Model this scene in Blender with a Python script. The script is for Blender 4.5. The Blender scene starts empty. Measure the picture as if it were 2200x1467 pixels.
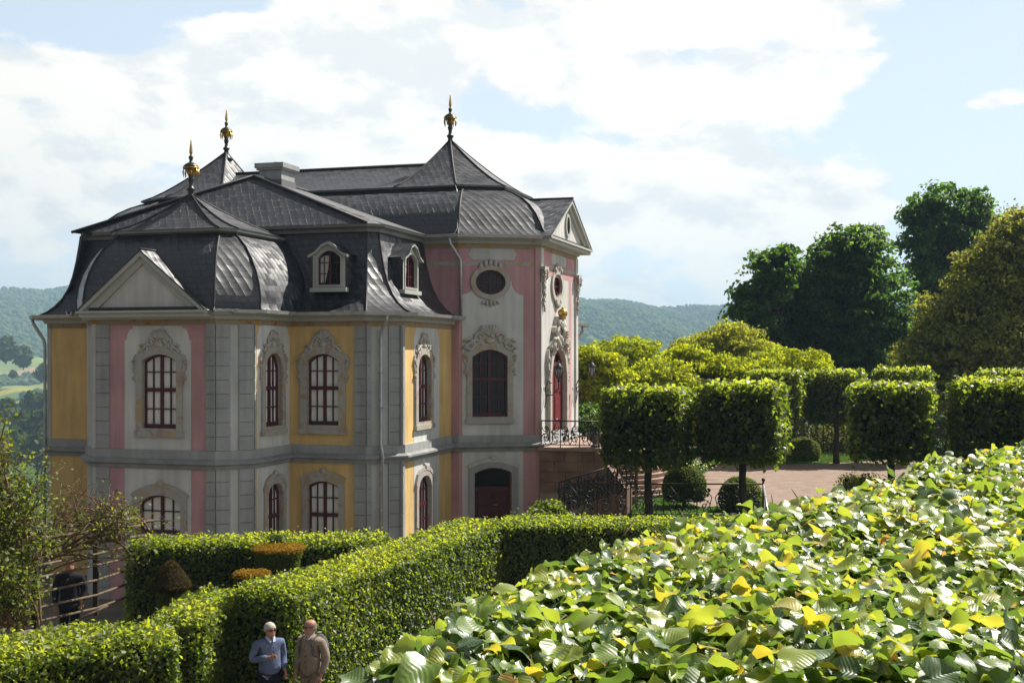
import bpy, bmesh, math, random
import numpy as np
from mathutils import Vector, Matrix
from mathutils.geometry import tessellate_polygon

RND = random.Random(11)
NR = np.random.default_rng(5)
F, CX, HY, CAMZ = 2600.0, 1100.0, 762.0, 6.2      # focal length in photo pixels, principal column, horizon row, eye height
scene = bpy.context.scene
COL = scene.collection
UP = Vector((0, 0, 1))

def at(px, py, d):
    """measured point: photo column/row at distance d metres"""
    return Vector(((px - CX) / F * d, d, CAMZ + (HY - py) / F * d))

# ------------------------------------------------------------------ materials
def new_mat(name):
    m = bpy.data.materials.new(name); m.use_nodes = True
    nt = m.node_tree; nt.nodes.clear()
    return m, nt, nt.nodes, nt.links

def simple(name, col, rough=0.7, spec=0.3, metal=0.0, var=0.0, vscale=3.0, bump=0.0, bscale=40.0, col2=None, detail=4.0):
    m, nt, N, L = new_mat(name)
    out = N.new('ShaderNodeOutputMaterial'); p = N.new('ShaderNodeBsdfPrincipled')
    p.inputs['Roughness'].default_value = rough; p.inputs['Metallic'].default_value = metal
    p.inputs['Specular IOR Level'].default_value = spec
    tc = N.new('ShaderNodeTexCoord')
    if var > 0 or col2:
        nz = N.new('ShaderNodeTexNoise'); nz.inputs['Scale'].default_value = vscale; nz.inputs['Detail'].default_value = detail
        L.new(tc.outputs['Object'], nz.inputs['Vector'])
        mx = N.new('ShaderNodeMix'); mx.data_type = 'RGBA'
        c2 = col2 if col2 else tuple(c * (1 - var) for c in col)
        mr = N.new('ShaderNodeMapRange'); mr.inputs[1].default_value = .35; mr.inputs[2].default_value = .65
        L.new(nz.outputs['Fac'], mr.inputs[0]); L.new(mr.outputs[0], mx.inputs[0])
        mx.inputs[6].default_value = (*col, 1); mx.inputs[7].default_value = (*c2, 1)
        L.new(mx.outputs[2], p.inputs['Base Color'])
    else:
        p.inputs['Base Color'].default_value = (*col, 1)
    if bump > 0:
        nb = N.new('ShaderNodeTexNoise'); nb.inputs['Scale'].default_value = bscale; nb.inputs['Detail'].default_value = 5
        L.new(tc.outputs['Object'], nb.inputs['Vector'])
        b = N.new('ShaderNodeBump'); b.inputs['Strength'].default_value = bump; b.inputs['Distance'].default_value = .03
        L.new(nb.outputs['Fac'], b.inputs['Height']); L.new(b.outputs[0], p.inputs['Normal'])
    L.new(p.outputs[0], out.inputs[0])
    return m

def plaster(name, col):
    """painted lime render: faint blotches, rain streaks, fine grain"""
    m, nt, N, L = new_mat(name)
    out = N.new('ShaderNodeOutputMaterial'); p = N.new('ShaderNodeBsdfPrincipled')
    p.inputs['Roughness'].default_value = .9; p.inputs['Specular IOR Level'].default_value = .15
    tc = N.new('ShaderNodeTexCoord')
    mp = N.new('ShaderNodeMapping'); mp.inputs['Scale'].default_value = (2.2, 2.2, .25); L.new(tc.outputs['Object'], mp.inputs[0])
    n1 = N.new('ShaderNodeTexNoise'); n1.inputs['Scale'].default_value = 2.0; n1.inputs['Detail'].default_value = 6; L.new(mp.outputs[0], n1.inputs['Vector'])
    n2 = N.new('ShaderNodeTexNoise'); n2.inputs['Scale'].default_value = .7; n2.inputs['Detail'].default_value = 5; L.new(tc.outputs['Object'], n2.inputs['Vector'])
    ad = N.new('ShaderNodeMath'); ad.operation = 'ADD'; L.new(n1.outputs['Fac'], ad.inputs[0]); L.new(n2.outputs['Fac'], ad.inputs[1])
    mr = N.new('ShaderNodeMapRange'); mr.inputs[1].default_value = .75; mr.inputs[2].default_value = 1.3; L.new(ad.outputs[0], mr.inputs[0])
    mx = N.new('ShaderNodeMix'); mx.data_type = 'RGBA'; L.new(mr.outputs[0], mx.inputs[0])
    mx.inputs[6].default_value = (*[c * .76 for c in col], 1); mx.inputs[7].default_value = (*[min(1, c * 1.08) for c in col], 1)
    L.new(mx.outputs[2], p.inputs['Base Color'])
    n3 = N.new('ShaderNodeTexNoise'); n3.inputs['Scale'].default_value = 30; n3.inputs['Detail'].default_value = 6; L.new(tc.outputs['Object'], n3.inputs['Vector'])
    b = N.new('ShaderNodeBump'); b.inputs['Strength'].default_value = .25; b.inputs['Distance'].default_value = .02
    L.new(n3.outputs['Fac'], b.inputs['Height']); L.new(b.outputs[0], p.inputs['Normal'])
    L.new(p.outputs[0], out.inputs[0])
    return m

def marble(name, base, a, b_, scale=4.0):
    """stone painted as veined marble: grey ground, ochre and red clouds"""
    m, nt, N, L = new_mat(name)
    out = N.new('ShaderNodeOutputMaterial'); p = N.new('ShaderNodeBsdfPrincipled')
    p.inputs['Roughness'].default_value = .75; p.inputs['Specular IOR Level'].default_value = .2
    tc = N.new('ShaderNodeTexCoord')
    prev = None
    for i, (c, sc, lo, hi) in enumerate(((a, scale, .52, .62), (b_, scale * 1.3, .56, .64))):
        n = N.new('ShaderNodeTexNoise'); n.inputs['Scale'].default_value = sc; n.inputs['Detail'].default_value = 5; n.inputs['Distortion'].default_value = .8
        mp = N.new('ShaderNodeMapping'); mp.inputs['Location'].default_value = (i * 7.3, i * 3.1, i * 5.7); L.new(tc.outputs['Object'], mp.inputs[0]); L.new(mp.outputs[0], n.inputs['Vector'])
        r = N.new('ShaderNodeMapRange'); r.inputs[1].default_value = lo; r.inputs[2].default_value = hi; L.new(n.outputs['Fac'], r.inputs[0])
        mx = N.new('ShaderNodeMix'); mx.data_type = 'RGBA'; L.new(r.outputs[0], mx.inputs[0])
        if prev: L.new(prev, mx.inputs[6])
        else: mx.inputs[6].default_value = (*base, 1)
        mx.inputs[7].default_value = (*c, 1); prev = mx.outputs[2]
    L.new(prev, p.inputs['Base Color'])
    n3 = N.new('ShaderNodeTexNoise'); n3.inputs['Scale'].default_value = 22; n3.inputs['Detail'].default_value = 4; L.new(tc.outputs['Object'], n3.inputs['Vector'])
    b = N.new('ShaderNodeBump'); b.inputs['Strength'].default_value = .4; b.inputs['Distance'].default_value = .03
    L.new(n3.outputs['Fac'], b.inputs['Height']); L.new(b.outputs[0], p.inputs['Normal'])
    L.new(p.outputs[0], out.inputs[0])
    return m

def slate():
    """slates laid in sheared rows with rounded lower edges (UV: metres along the eave, metres up the slope)"""
    m, nt, N, L = new_mat('slate')
    def mth(op, a, b=None, c=None):
        n = N.new('ShaderNodeMath'); n.operation = op
        for i, x in enumerate((a, b, c)):
            if x is None: continue
            if isinstance(x, (int, float)): n.inputs[i].default_value = x
            else: L.new(x, n.inputs[i])
        return n.outputs[0]
    out = N.new('ShaderNodeOutputMaterial'); p = N.new('ShaderNodeBsdfPrincipled')
    uv = N.new('ShaderNodeUVMap'); sp = N.new('ShaderNodeSeparateXYZ'); L.new(uv.outputs[0], sp.inputs[0])
    u, v = sp.outputs[0], sp.outputs[1]
    RW, SW = .19, .26
    # wobble the courses
    nz = N.new('ShaderNodeTexNoise'); nz.inputs['Scale'].default_value = 1.3; L.new(uv.outputs[0], nz.inputs['Vector'])
    vw = mth('ADD', v, mth('MULTIPLY', mth('SUBTRACT', nz.outputs['Fac'], .5), .10))
    us = mth('ADD', u, mth('MULTIPLY', v, .55))
    cu = mth('DIVIDE', us, SW)
    fu0 = mth('FRACT', cu)
    # scalloped lower edge of each slate
    sc = mth('MULTIPLY', mth('POWER', mth('ABSOLUTE', mth('SUBTRACT', fu0, .5)), 2.0), .9)
    rv = mth('SUBTRACT', mth('DIVIDE', vw, RW), sc)
    fv = mth('FRACT', rv); row = mth('FLOOR', rv)
    fu = fu0; cell = mth('FLOOR', cu)
    cmb = N.new('ShaderNodeCombineXYZ'); L.new(cell, cmb.inputs[0]); L.new(row, cmb.inputs[1])
    wn = N.new('ShaderNodeTexWhiteNoise'); wn.noise_dimensions = '2D'; L.new(cmb.outputs[0], wn.inputs['Vector'])
    ramp = N.new('ShaderNodeValToRGB'); e = ramp.color_ramp.elements
    e[0].color = (.006, .009, .020, 1); e[1].color = (.036, .039, .052, 1); L.new(wn.outputs['Value'], ramp.inputs[0])
    # weathering: faint brown/grey patches
    n2 = N.new('ShaderNodeTexNoise'); n2.inputs['Scale'].default_value = .8; n2.inputs['Detail'].default_value = 6; L.new(uv.outputs[0], n2.inputs['Vector'])
    mx = N.new('ShaderNodeMix'); mx.data_type = 'RGBA'; L.new(mth('MULTIPLY', n2.outputs['Fac'], .55), mx.inputs[0])
    L.new(ramp.outputs[0], mx.inputs[6]); mx.inputs[7].default_value = (.030, .027, .026, 1)
    # dark joints
    joint = mth('LESS_THAN', fv, .20); jv = mth('LESS_THAN', fu, .10); j = mth('MAXIMUM', joint, jv)
    mx2 = N.new('ShaderNodeMix'); mx2.data_type = 'RGBA'; L.new(mth('MULTIPLY', j, .9), mx2.inputs[0])
    L.new(mx.outputs[2], mx2.inputs[6]); mx2.inputs[7].default_value = (.006, .006, .008, 1)
    L.new(mx2.outputs[2], p.inputs['Base Color'])
    h = mth('ADD', mth('ADD', mth('MULTIPLY', mth('SUBTRACT', 1.0, fv), .045), mth('MULTIPLY', wn.outputs['Value'], .014)), mth('MULTIPLY', fu, mth('MULTIPLY_ADD', wn.outputs['Value'], .05, -.018)))
    b = N.new('ShaderNodeBump'); b.inputs['Strength'].default_value = .9; b.inputs['Distance'].default_value = 1.0
    L.new(h, b.inputs['Height']); L.new(b.outputs[0], p.inputs['Normal'])
    rr = mth('ADD', mth('MULTIPLY', wn.outputs['Value'], .20), .37); L.new(rr, p.inputs['Roughness'])
    p.inputs['Specular IOR Level'].default_value = 1.0
    L.new(p.outputs[0], out.inputs[0])
    return m

def leafmat(name, stops, trans=.4, rough=.45, spec=.4, veins=False, tcol=3.0, base=.6, coat=0.0):
    """leaf: colour picked per leaf, light passing through the blade"""
    m, nt, N, L = new_mat(name)
    out = N.new('ShaderNodeOutputMaterial'); p = N.new('ShaderNodeBsdfPrincipled')
    at_ = N.new('ShaderNodeAttribute'); at_.attribute_name = 'tint'
    ramp = N.new('ShaderNodeValToRGB'); r = ramp.color_ramp
    while len(r.elements) < len(stops): r.elements.new(.5)
    for e, (pos, c) in zip(r.elements, stops): e.position = pos; e.color = (*c, 1)
    L.new(at_.outputs['Fac'], ramp.inputs[0])
    mb_ = N.new('ShaderNodeVectorMath'); mb_.operation = 'SCALE'; mb_.inputs['Scale'].default_value = base; L.new(ramp.outputs[0], mb_.inputs[0]); L.new(mb_.outputs[0], p.inputs['Base Color'])
    p.inputs['Roughness'].default_value = rough; p.inputs['Specular IOR Level'].default_value = spec
    p.inputs['Coat Weight'].default_value = coat; p.inputs['Coat Roughness'].default_value = .42
    tr = N.new('ShaderNodeBsdfTranslucent')
    mu = N.new('ShaderNodeVectorMath'); mu.operation = 'MULTIPLY'; mu.inputs[1].default_value = (tcol * 1.12, tcol, tcol * .55)
    L.new(ramp.outputs[0], mu.inputs[0]); L.new(mu.outputs[0], tr.inputs['Color'])
    ms = N.new('ShaderNodeMixShader'); ms.inputs[0].default_value = trans
    L.new(p.outputs[0], ms.inputs[1]); L.new(tr.outputs[0], ms.inputs[2]); L.new(ms.outputs[0], out.inputs[0])
    if veins:
        uv = N.new('ShaderNodeUVMap'); sp = N.new('ShaderNodeSeparateXYZ'); L.new(uv.outputs[0], sp.inputs[0])
        ab = N.new('ShaderNodeMath'); ab.operation = 'ABSOLUTE'; L.new(sp.outputs[1], ab.inputs[0])
        s1 = N.new('ShaderNodeMath'); s1.operation = 'MULTIPLY_ADD'; s1.inputs[1].default_value = -.55; L.new(ab.outputs[0], s1.inputs[0]); L.new(sp.outputs[0], s1.inputs[2])
        s2 = N.new('ShaderNodeMath'); s2.operation = 'MULTIPLY'; s2.inputs[1].default_value = 50.0; L.new(s1.outputs[0], s2.inputs[0])
        s3 = N.new('ShaderNodeMath'); s3.operation = 'SINE'; L.new(s2.outputs[0], s3.inputs[0])
        nz = N.new('ShaderNodeTexNoise'); nz.inputs['Scale'].default_value = 9; L.new(uv.outputs[0], nz.inputs['Vector'])
        s4 = N.new('ShaderNodeMath'); s4.operation = 'MULTIPLY_ADD'; s4.inputs[1].default_value = .7; L.new(nz.outputs['Fac'], s4.inputs[0]); L.new(s3.outputs[0], s4.inputs[2])
        b = N.new('ShaderNodeBump'); b.inputs['Strength'].default_value = .45; b.inputs['Distance'].default_value = .0008
        L.new(s4.outputs[0], b.inputs['Height']); L.new(b.outputs[0], p.inputs['Normal'])
    return m

# ------------------------------------------------------------------ mesh building
class MB:
    def __init__(s): s.v = []; s.f = []; s.uv = []; s.sm = []
    def add(s, verts, faces, uvs=None, smooth=False):
        o = len(s.v); s.v += [tuple(p) for p in verts]
        for i, f in enumerate(faces):
            s.f.append([o + k for k in f]); s.uv.append(uvs[i] if uvs else None); s.sm.append(smooth)
        return s
    def box(s, c, ax, ay, az):
        c = Vector(c); vs = [c + ax * i + ay * j + az * k for k in (-1, 1) for j in (-1, 1) for i in (-1, 1)]
        return s.add(vs, [(0, 2, 3, 1), (4, 5, 7, 6), (0, 1, 5, 4), (2, 6, 7, 3), (0, 4, 6, 2), (1, 3, 7, 5)])
    def abox(s, x0, x1, y0, y1, z0, z1):
        return s.box(((x0 + x1) / 2, (y0 + y1) / 2, (z0 + z1) / 2), Vector(((x1 - x0) / 2, 0, 0)), Vector((0, (y1 - y0) / 2, 0)), Vector((0, 0, (z1 - z0) / 2)))
    def tube(s, path, r, n=6, caps=True):
        path = [Vector(p) for p in path]; rs = r if isinstance(r, (list, tuple)) else [r] * len(path)
        vs = []; fs = []; ref = None
        for i, p in enumerate(path):
            d = (path[min(i + 1, len(path) - 1)] - path[max(i - 1, 0)])
            d = d.normalized() if d.length > 1e-9 else Vector((0, 0, 1))
            if ref is None:
                ref = d.cross(UP) if abs(d.z) < .95 else d.cross(Vector((1, 0, 0)))
            a = (ref - d * ref.dot(d));
            if a.length < 1e-6: a = d.orthogonal()
            a.normalize(); ref = a; b = d.cross(a)
            for k in range(n):
                t = 2 * math.pi * k / n; vs.append(p + (a * math.cos(t) + b * math.sin(t)) * rs[i])
        for i in range(len(path) - 1):
            for k in range(n):
                fs.append((i * n + k, i * n + (k + 1) % n, (i + 1) * n + (k + 1) % n, (i + 1) * n + k))
        if caps: fs += [tuple(range(n))[::-1], tuple((len(path) - 1) * n + k for k in range(n))]
        return s.add(vs, fs, smooth=True)
    def lathe(s, c, prof, n=16, sx=1, sy=1):
        c = Vector(c); vs = []; fs = []
        for r, z in prof:
            for k in range(n):
                t = 2 * math.pi * k / n; vs.append(c + Vector((r * math.cos(t) * sx, r * math.sin(t) * sy, z)))
        for i in range(len(prof) - 1):
            for k in range(n):
                fs.append((i * n + k, i * n + (k + 1) % n, (i + 1) * n + (k + 1) % n, (i + 1) * n + k))
        fs += [tuple(range(n))[::-1], tuple((len(prof) - 1) * n + k for k in range(n))]
        return s.add(vs, fs, smooth=True)
    def ball(s, c, ax, ay, az, n=8, m=6):
        c = Vector(c); vs = []; fs = []
        for i in range(m + 1):
            ph = math.pi * i / m
            for k in range(n):
                t = 2 * math.pi * k / n
                vs.append(c + ax * (math.sin(ph) * math.cos(t)) + ay * (math.sin(ph) * math.sin(t)) + az * math.cos(ph))
        for i in range(m):
            for k in range(n): fs.append((i * n + k, (i + 1) * n + k, (i + 1) * n + (k + 1) % n, i * n + (k + 1) % n))
        return s.add(vs, fs, smooth=True)
    def build(s, name, mat, parent=None, recalc=True):
        me = bpy.data.meshes.new(name)
        org = Vector((0, 0, 0)); root = parent
        while root is not None: org += root.location; root = root.parent
        me.from_pydata([(x - org.x, y - org.y, z - org.z) for x, y, z in s.v], [], s.f)
        if any(u is not None for u in s.uv):
            ul = me.uv_layers.new(name='UVMap'); d = []
            for f, u in zip(s.f, s.uv): d += [c for q in (u if u else [(0, 0)] * len(f)) for c in q]
            ul.data.foreach_set('uv', d)
        me.polygons.foreach_set('use_smooth', s.sm)
        if recalc:
            bm = bmesh.new(); bm.from_mesh(me); bmesh.ops.recalc_face_normals(bm, faces=bm.faces); bm.to_mesh(me); bm.free()
        me.materials.append(mat); me.update()
        o = bpy.data.objects.new(name, me); COL.objects.link(o)
        if parent is not None: o.parent = parent
        return o

def empty(name, loc=(0, 0, 0)):
    o = bpy.data.objects.new(name, None); o.location = loc; o.empty_display_size = .2; COL.objects.link(o); return o

def tag(o, label=None, cat=None, group=None, kind=None):
    if label: o['label'] = label
    if cat: o['category'] = cat
    if group: o['group'] = group
    if kind: o['kind'] = kind
    return o

def dup(root, loc, rotz=0, scale=1.0):
    r = root.copy(); COL.objects.link(r); r.location = loc; r.rotation_euler = (0, 0, rotz); r.scale = (scale,) * 3
    for ch in list(root.children):
        c = ch.copy(); COL.objects.link(c); c.parent = r
        for g in ch.children:
            d = g.copy(); COL.objects.link(d); d.parent = c
    return r

# ------------------------------------------------------------------ leaves (numpy)
def nrm(a): return a / np.maximum(np.linalg.norm(a, axis=1, keepdims=True), 1e-9)

def leaf_obj(name, P, Nn, size, mat, tint, parent=None, aspect=.62, fold=.25, rand=.6, origin=(0, 0, 0)):
    """many small folded leaf blades as one mesh"""
    P = np.asarray(P, float) - np.asarray(origin, float); n = len(P)
    nn = nrm(nrm(np.asarray(Nn, float)) + NR.normal(0, rand, (n, 3)))
    t = nrm(np.cross(nn, NR.normal(0, 1, (n, 3)))); b = np.cross(nn, t)
    s = np.broadcast_to(np.asarray(size, float), (n,))[:, None]
    V = np.empty((n, 4, 3))
    V[:, 0] = P - t * s * .5; V[:, 2] = P + t * s * .5
    V[:, 1] = P + b * s * aspect * .5 + nn * s * fold * .4 - t * s * .08
    V[:, 3] = P - b * s * aspect * .5 + nn * s * fold * .4 - t * s * .08
    me = bpy.data.meshes.new(name)
    me.vertices.add(n * 4); me.vertices.foreach_set('co', V.reshape(-1))
    base = (np.arange(n) * 4)[:, None]
    idx = (base + np.array([[0, 1, 2, 0, 2, 3]])).reshape(-1)
    me.loops.add(n * 6); me.loops.foreach_set('vertex_index', idx)
    me.polygons.add(n * 2); me.polygons.foreach_set('loop_start', np.arange(n * 2) * 3); me.polygons.foreach_set('loop_total', np.full(n * 2, 3))
    at_ = me.attributes.new('tint', 'FLOAT', 'FACE'); at_.data.foreach_set('value', np.repeat(np.clip(tint, 0, 1), 2).astype(np.float32))
    me.update(calc_edges=True); me.materials.append(mat)
    o = bpy.data.objects.new(name, me); COL.objects.link(o)
    if parent is not None: o.parent = parent
    return o

def vnoise(P, seed=0, freq=1.0):
    """cheap smooth noise from summed sines, about -1..1"""
    r = np.random.default_rng(seed); out = np.zeros(len(P))
    for k in range(5):
        d = r.normal(0, 1, 3) * freq * (1.0 + .5 * k); out += np.sin(P @ d + r.uniform(0, 6.28)) / (1 + .4 * k)
    return out / 2.6
# ================================================================== PALACE
TH, PCX, PCZ = .295, -6.974, 47.678
cth, sth = math.cos(TH), math.sin(TH)
def L3(u, v, h): return Vector((PCX + u * cth + v * sth, PCZ - u * sth + v * cth, CAMZ + h))
PA, PC1, PVP, PVW, PB, PC2, PWS = 2.08, .79, 12.46, 9.35, 5.45, .88, 4.08
UT, UE, WE = 6.61, 9.12, 2.70
EAVE, UEAVE, BRK, SBRK = 1.24, 4.05, 4.10, 6.05
GND = -7.35

M = {}
M['slate'] = slate()
M['yellow'] = plaster('yellow_plaster', (.66, .455, .19))
M['pink'] = plaster('pink_plaster', (.50, .285, .30))
M['white'] = plaster('white_plaster', (.58, .58, .56))
M['offwhite'] = plaster('cream_plaster', (.54, .53, .50))
M['grey'] = plaster('grey_quoin_paint', (.33, .335, .33))
M['light'] = plaster('light_grey_paint', (.49, .49, .47))
M['marble'] = marble('painted_marble', (.37, .355, .33), (.38, .30, .19), (.34, .25, .22), 2.4)
M['frieze'] = marble('painted_frieze', (.29, .235, .15), (.33, .20, .06), (.24, .12, .09), 1.8)
M['carved'] = marble('carved_stone', (.41, .395, .365), (.38, .33, .24), (.36, .30, .27), 6)
M['trim'] = simple('painted_cornice', (.40, .41, .37), .6, .3, var=.12, vscale=1.5, bump=.08)
M['darktrim'] = simple('weathered_cornice', (.20, .21, .19), .6, .3, var=.2, vscale=1.5)
M['zinc'] = simple('zinc', (.42, .43, .43), .35, .5, .55, var=.25, vscale=4)
M['redwood'] = simple('oxblood_paint', (.075, .012, .016), .45, .4, var=.2, vscale=6)
M['reddoor'] = simple('red_door_paint', (.16, .022, .028), .4, .45, var=.2, vscale=5)
M['pane'] = simple('curtained_glass', (.78, .78, .75), .08, .4, var=.12, vscale=2.4)
M['darkpane'] = simple('dark_glass', (.010, .010, .012), .08, .25)
M['gold'] = simple('gilding', (.52, .33, .09), .34, .5, 1.0, var=.25, vscale=20)
M['bronze'] = simple('dark_bronze', (.035, .03, .03), .4, .5, .3, var=.3, vscale=9)
M['iron'] = simple('wrought_iron', (.022, .02, .02), .5, .4, var=.3, vscale=12)
M['lead'] = simple('lead_flashing', (.16, .16, .17), .45, .5, .5, var=.2)
M['ridge'] = simple('ridge_slates', (.035, .03, .034), .55, .4, var=.3, vscale=5)
M['stone'] = simple('red_sandstone', (.17, .10, .075), .85, .2, col2=(.27, .18, .13), vscale=1.6, bump=.35, bscale=14)
M['step'] = simple('step_stone', (.36, .26, .21), .8, .2, col2=(.28, .20, .17), vscale=2.5, bump=.2, bscale=25)
M['beige'] = plaster('beige_render', (.34, .28, .21))
M['urn'] = simple('grey_urn_stone', (.34, .33, .31), .8, .2, var=.3, vscale=6, bump=.2)
M['glass'] = simple('lantern_glass', (.22, .23, .24), .08, .7)

palace = empty('palace', L3(0, 0, GND))
tag(palace, 'pink and yellow rococo palace with curved dark slate roofs and three gilded finials', 'palace')

class Fr:
    """plane of one facade: a along, b up (0 = eye level), c outwards"""
    def __init__(s, p0, p1):
        s.O = L3(p0[0], p0[1], 0); q = L3(p1[0], p1[1], 0); d = q - s.O; s.len = d.length
        s.T = d / s.len; s.N = Vector((s.T.y, -s.T.x, 0))
    def pt(s, a, b, c=0): return s.O + s.T * a + s.N * c + UP * b
    def hit(s, px, py, c=0):
        d = Vector(((px - CX) / F, 1, (HY - py) / F)); o = Vector((0, 0, CAMZ)); n = s.N
        t = (s.O + n * c - o).dot(n) / d.dot(n); p = o + d * t - s.O
        return p.dot(s.T), p.z
    def A(s, px, c=0): return s.hit(px, HY, c)[0]
    def box(s, mb, a0, a1, b0, b1, c0, c1):
        mb.box(s.pt((a0 + a1) / 2, (b0 + b1) / 2, (c0 + c1) / 2), s.T * ((a1 - a0) / 2), s.N * ((c1 - c0) / 2), UP * ((b1 - b0) / 2))
    def slab(s, mb, pts, c0, c1):
        n = len(pts); vs = [s.pt(a, b, c1) for a, b in pts] + [s.pt(a, b, c0) for a, b in pts]
        mb.add(vs, [tuple(range(n))] + [(i, i + n, (i + 1) % n + n, (i + 1) % n) for i in range(n)])
    def ring(s, mb, inn, outp, c0, c1):
        n = len(inn)
        vs = [s.pt(a, b, c1) for a, b in inn] + [s.pt(a, b, c1) for a, b in outp] + [s.pt(a, b, c0) for a, b in inn] + [s.pt(a, b, c0) for a, b in outp]
        fs = []
        for i in range(n):
            j = (i + 1) % n
            fs += [(i, j, j + n, i + n), (i, i + 2 * n, j + 2 * n, j), (i + n, j + n, j + 3 * n, i + 3 * n)]
        mb.add(vs, fs)

def arch(a0, a1, b0, bs, bc, n=10):
    """opening outline: bottom-left, bottom-right, up, over a segmental arch"""
    pts = [(a0, b0), (a1, b0)]; w = (a1 - a0) / 2; m = (a0 + a1) / 2; h = bc - bs
    for i in range(n + 1):
        t = i / n; x = a1 - (a1 - a0) * t; y = bs + h * math.sqrt(max(0, 1 - ((x - m) / w) ** 2)) if h > w * .6 else bs + h * (1 - ((x - m) / w) ** 2)
        pts.append((x, y))
    return pts
def oval(ca, cb, ra, rb, n=24): return [(ca + ra * math.cos(2 * math.pi * i / n - math.pi * .75), cb + rb * math.sin(2 * math.pi * i / n - math.pi * .75)) for i in range(n)]
def grow(pts, g):
    ca = sum(p[0] for p in pts) / len(pts); cb = (min(p[1] for p in pts) + max(p[1] for p in pts)) / 2
    wa = max(p[0] for p in pts) - min(p[0] for p in pts); wb = max(p[1] for p in pts) - min(p[1] for p in pts); ca = (max(p[0] for p in pts) + min(p[0] for p in pts)) / 2
    return [(ca + (a - ca) * (1 + 2 * g / wa), cb + (b - cb) * (1 + 2 * g / wb)) for a, b in pts]

def wall(fr, b0, b1, holes, mat, depth=.24, a0=0, a1=None, rev=None):
    a1 = fr.len if a1 is None else a1
    outer = [(a0, b0), (a1, b0), (a1, b1), (a0, b1)]
    loops = [outer] + holes; flat = [p for l in loops for p in l]
    mb = MB(); vs = [fr.pt(a, b) for a, b in flat]
    if holes:
        tris = tessellate_polygon([[Vector((a, b, 0)) for a, b in l] for l in loops])
        mb.add(vs, [tuple(t) for t in tris])
    else: mb.add(vs, [(0, 1, 2, 3)])
    o = mb.build('wall', mat, palace)
    if holes:
        for h in holes:
            rb = MB(); n = len(h); rb.add([fr.pt(a, b) for a, b in h] + [fr.pt(a, b, -depth) for a, b in h], [(i, (i + 1) % n, (i + 1) % n + n, i + n) for i in range(n)]); rb.build('reveal', rev or M['marble'], palace)
    return o

def window(fr, pts, depth=.13, pane='pane', kind='window', ncol=4, rows=(.26, .52, .76), transom=1, mat=None, oval_=False):
    a0 = min(p[0] for p in pts); a1 = max(p[0] for p in pts); b0 = min(p[1] for p in pts); b1 = max(p[1] for p in pts); w = a1 - a0; h = b1 - b0
    def top(a):   # height of the opening at a
        best = b1
        for i in range(2, len(pts) - 1):
            (x0, y0), (x1, y1) = pts[i], pts[i + 1]
            if min(x0, x1) - 1e-6 <= a <= max(x0, x1) + 1e-6 and abs(x1 - x0) > 1e-6: best = y0 + (y1 - y0) * (a - x0) / (x1 - x0)
        return best
    mb = MB(); c0 = -depth - .03; c1 = -depth + .04
    fr.ring(mb, grow(pts, -.06), pts, c0, c1)
    m = (a0 + a1) / 2
    if oval_:
        fr.box(mb, m - .02, m + .02, b0 + .05, b1 - .05, c0, c1 - .012)
        fr.box(mb, a0 + .05, a1 - .05, (b0 + b1) / 2 - .02, (b0 + b1) / 2 + .02, c0, c1 - .018)
        for q in (-.24, .24):
            hh = h / 2 * math.sqrt(1 - (2 * q) ** 2) - .04
            fr.box(mb, m + q * w - .012, m + q * w + .012, (b0 + b1) / 2 - hh, (b0 + b1) / 2 + hh, c0, c1 - .022)
            ww = w / 2 * math.sqrt(1 - (2 * q) ** 2) - .04
            fr.box(mb, m - ww, m + ww, (b0 + b1) / 2 + q * h - .012, (b0 + b1) / 2 + q * h + .012, c0, c1 - .026)
    else:
        fr.box(mb, m - .045, m + .045, b0 + .03, top(m) - .02, c0, c1 + .012)
        for k in range(1, ncol):
            if k * 2 == ncol: continue
            a = a0 + w * k / ncol; fr.box(mb, a - .017, a + .017, b0 + .03, top(a) - .03, c0, c1 - .01)
        for i, q in enumerate(rows):
            hw = .055 if i == transom else .016
            fr.box(mb, a0 + .03, a1 - .03, b0 + h * q - hw, b0 + h * q + hw, c0, c1 + (.018 if i == transom else -.014))
        fr.box(mb, a0 + .02, a1 - .02, b0 + .015, b0 + .12, c0, c1 + .022)
    win = mb.build(kind, mat or M['redwood'], palace)
    pm = MB(); fr.slab(pm, grow(pts, -.01), -depth - .08, -depth - .02); pm.build('pane', M[pane], win)
    return win

def scroll(ca, cb, r, turns, hand, n=14, start=0.0):
    return [(ca + hand * r * (1 - .8 * i / n) * math.cos(start + turns * 2 * math.pi * i / n), cb + r * (1 - .8 * i / n) * math.sin(start + turns * 2 * math.pi * i / n)) for i in range(n + 1)]

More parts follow.
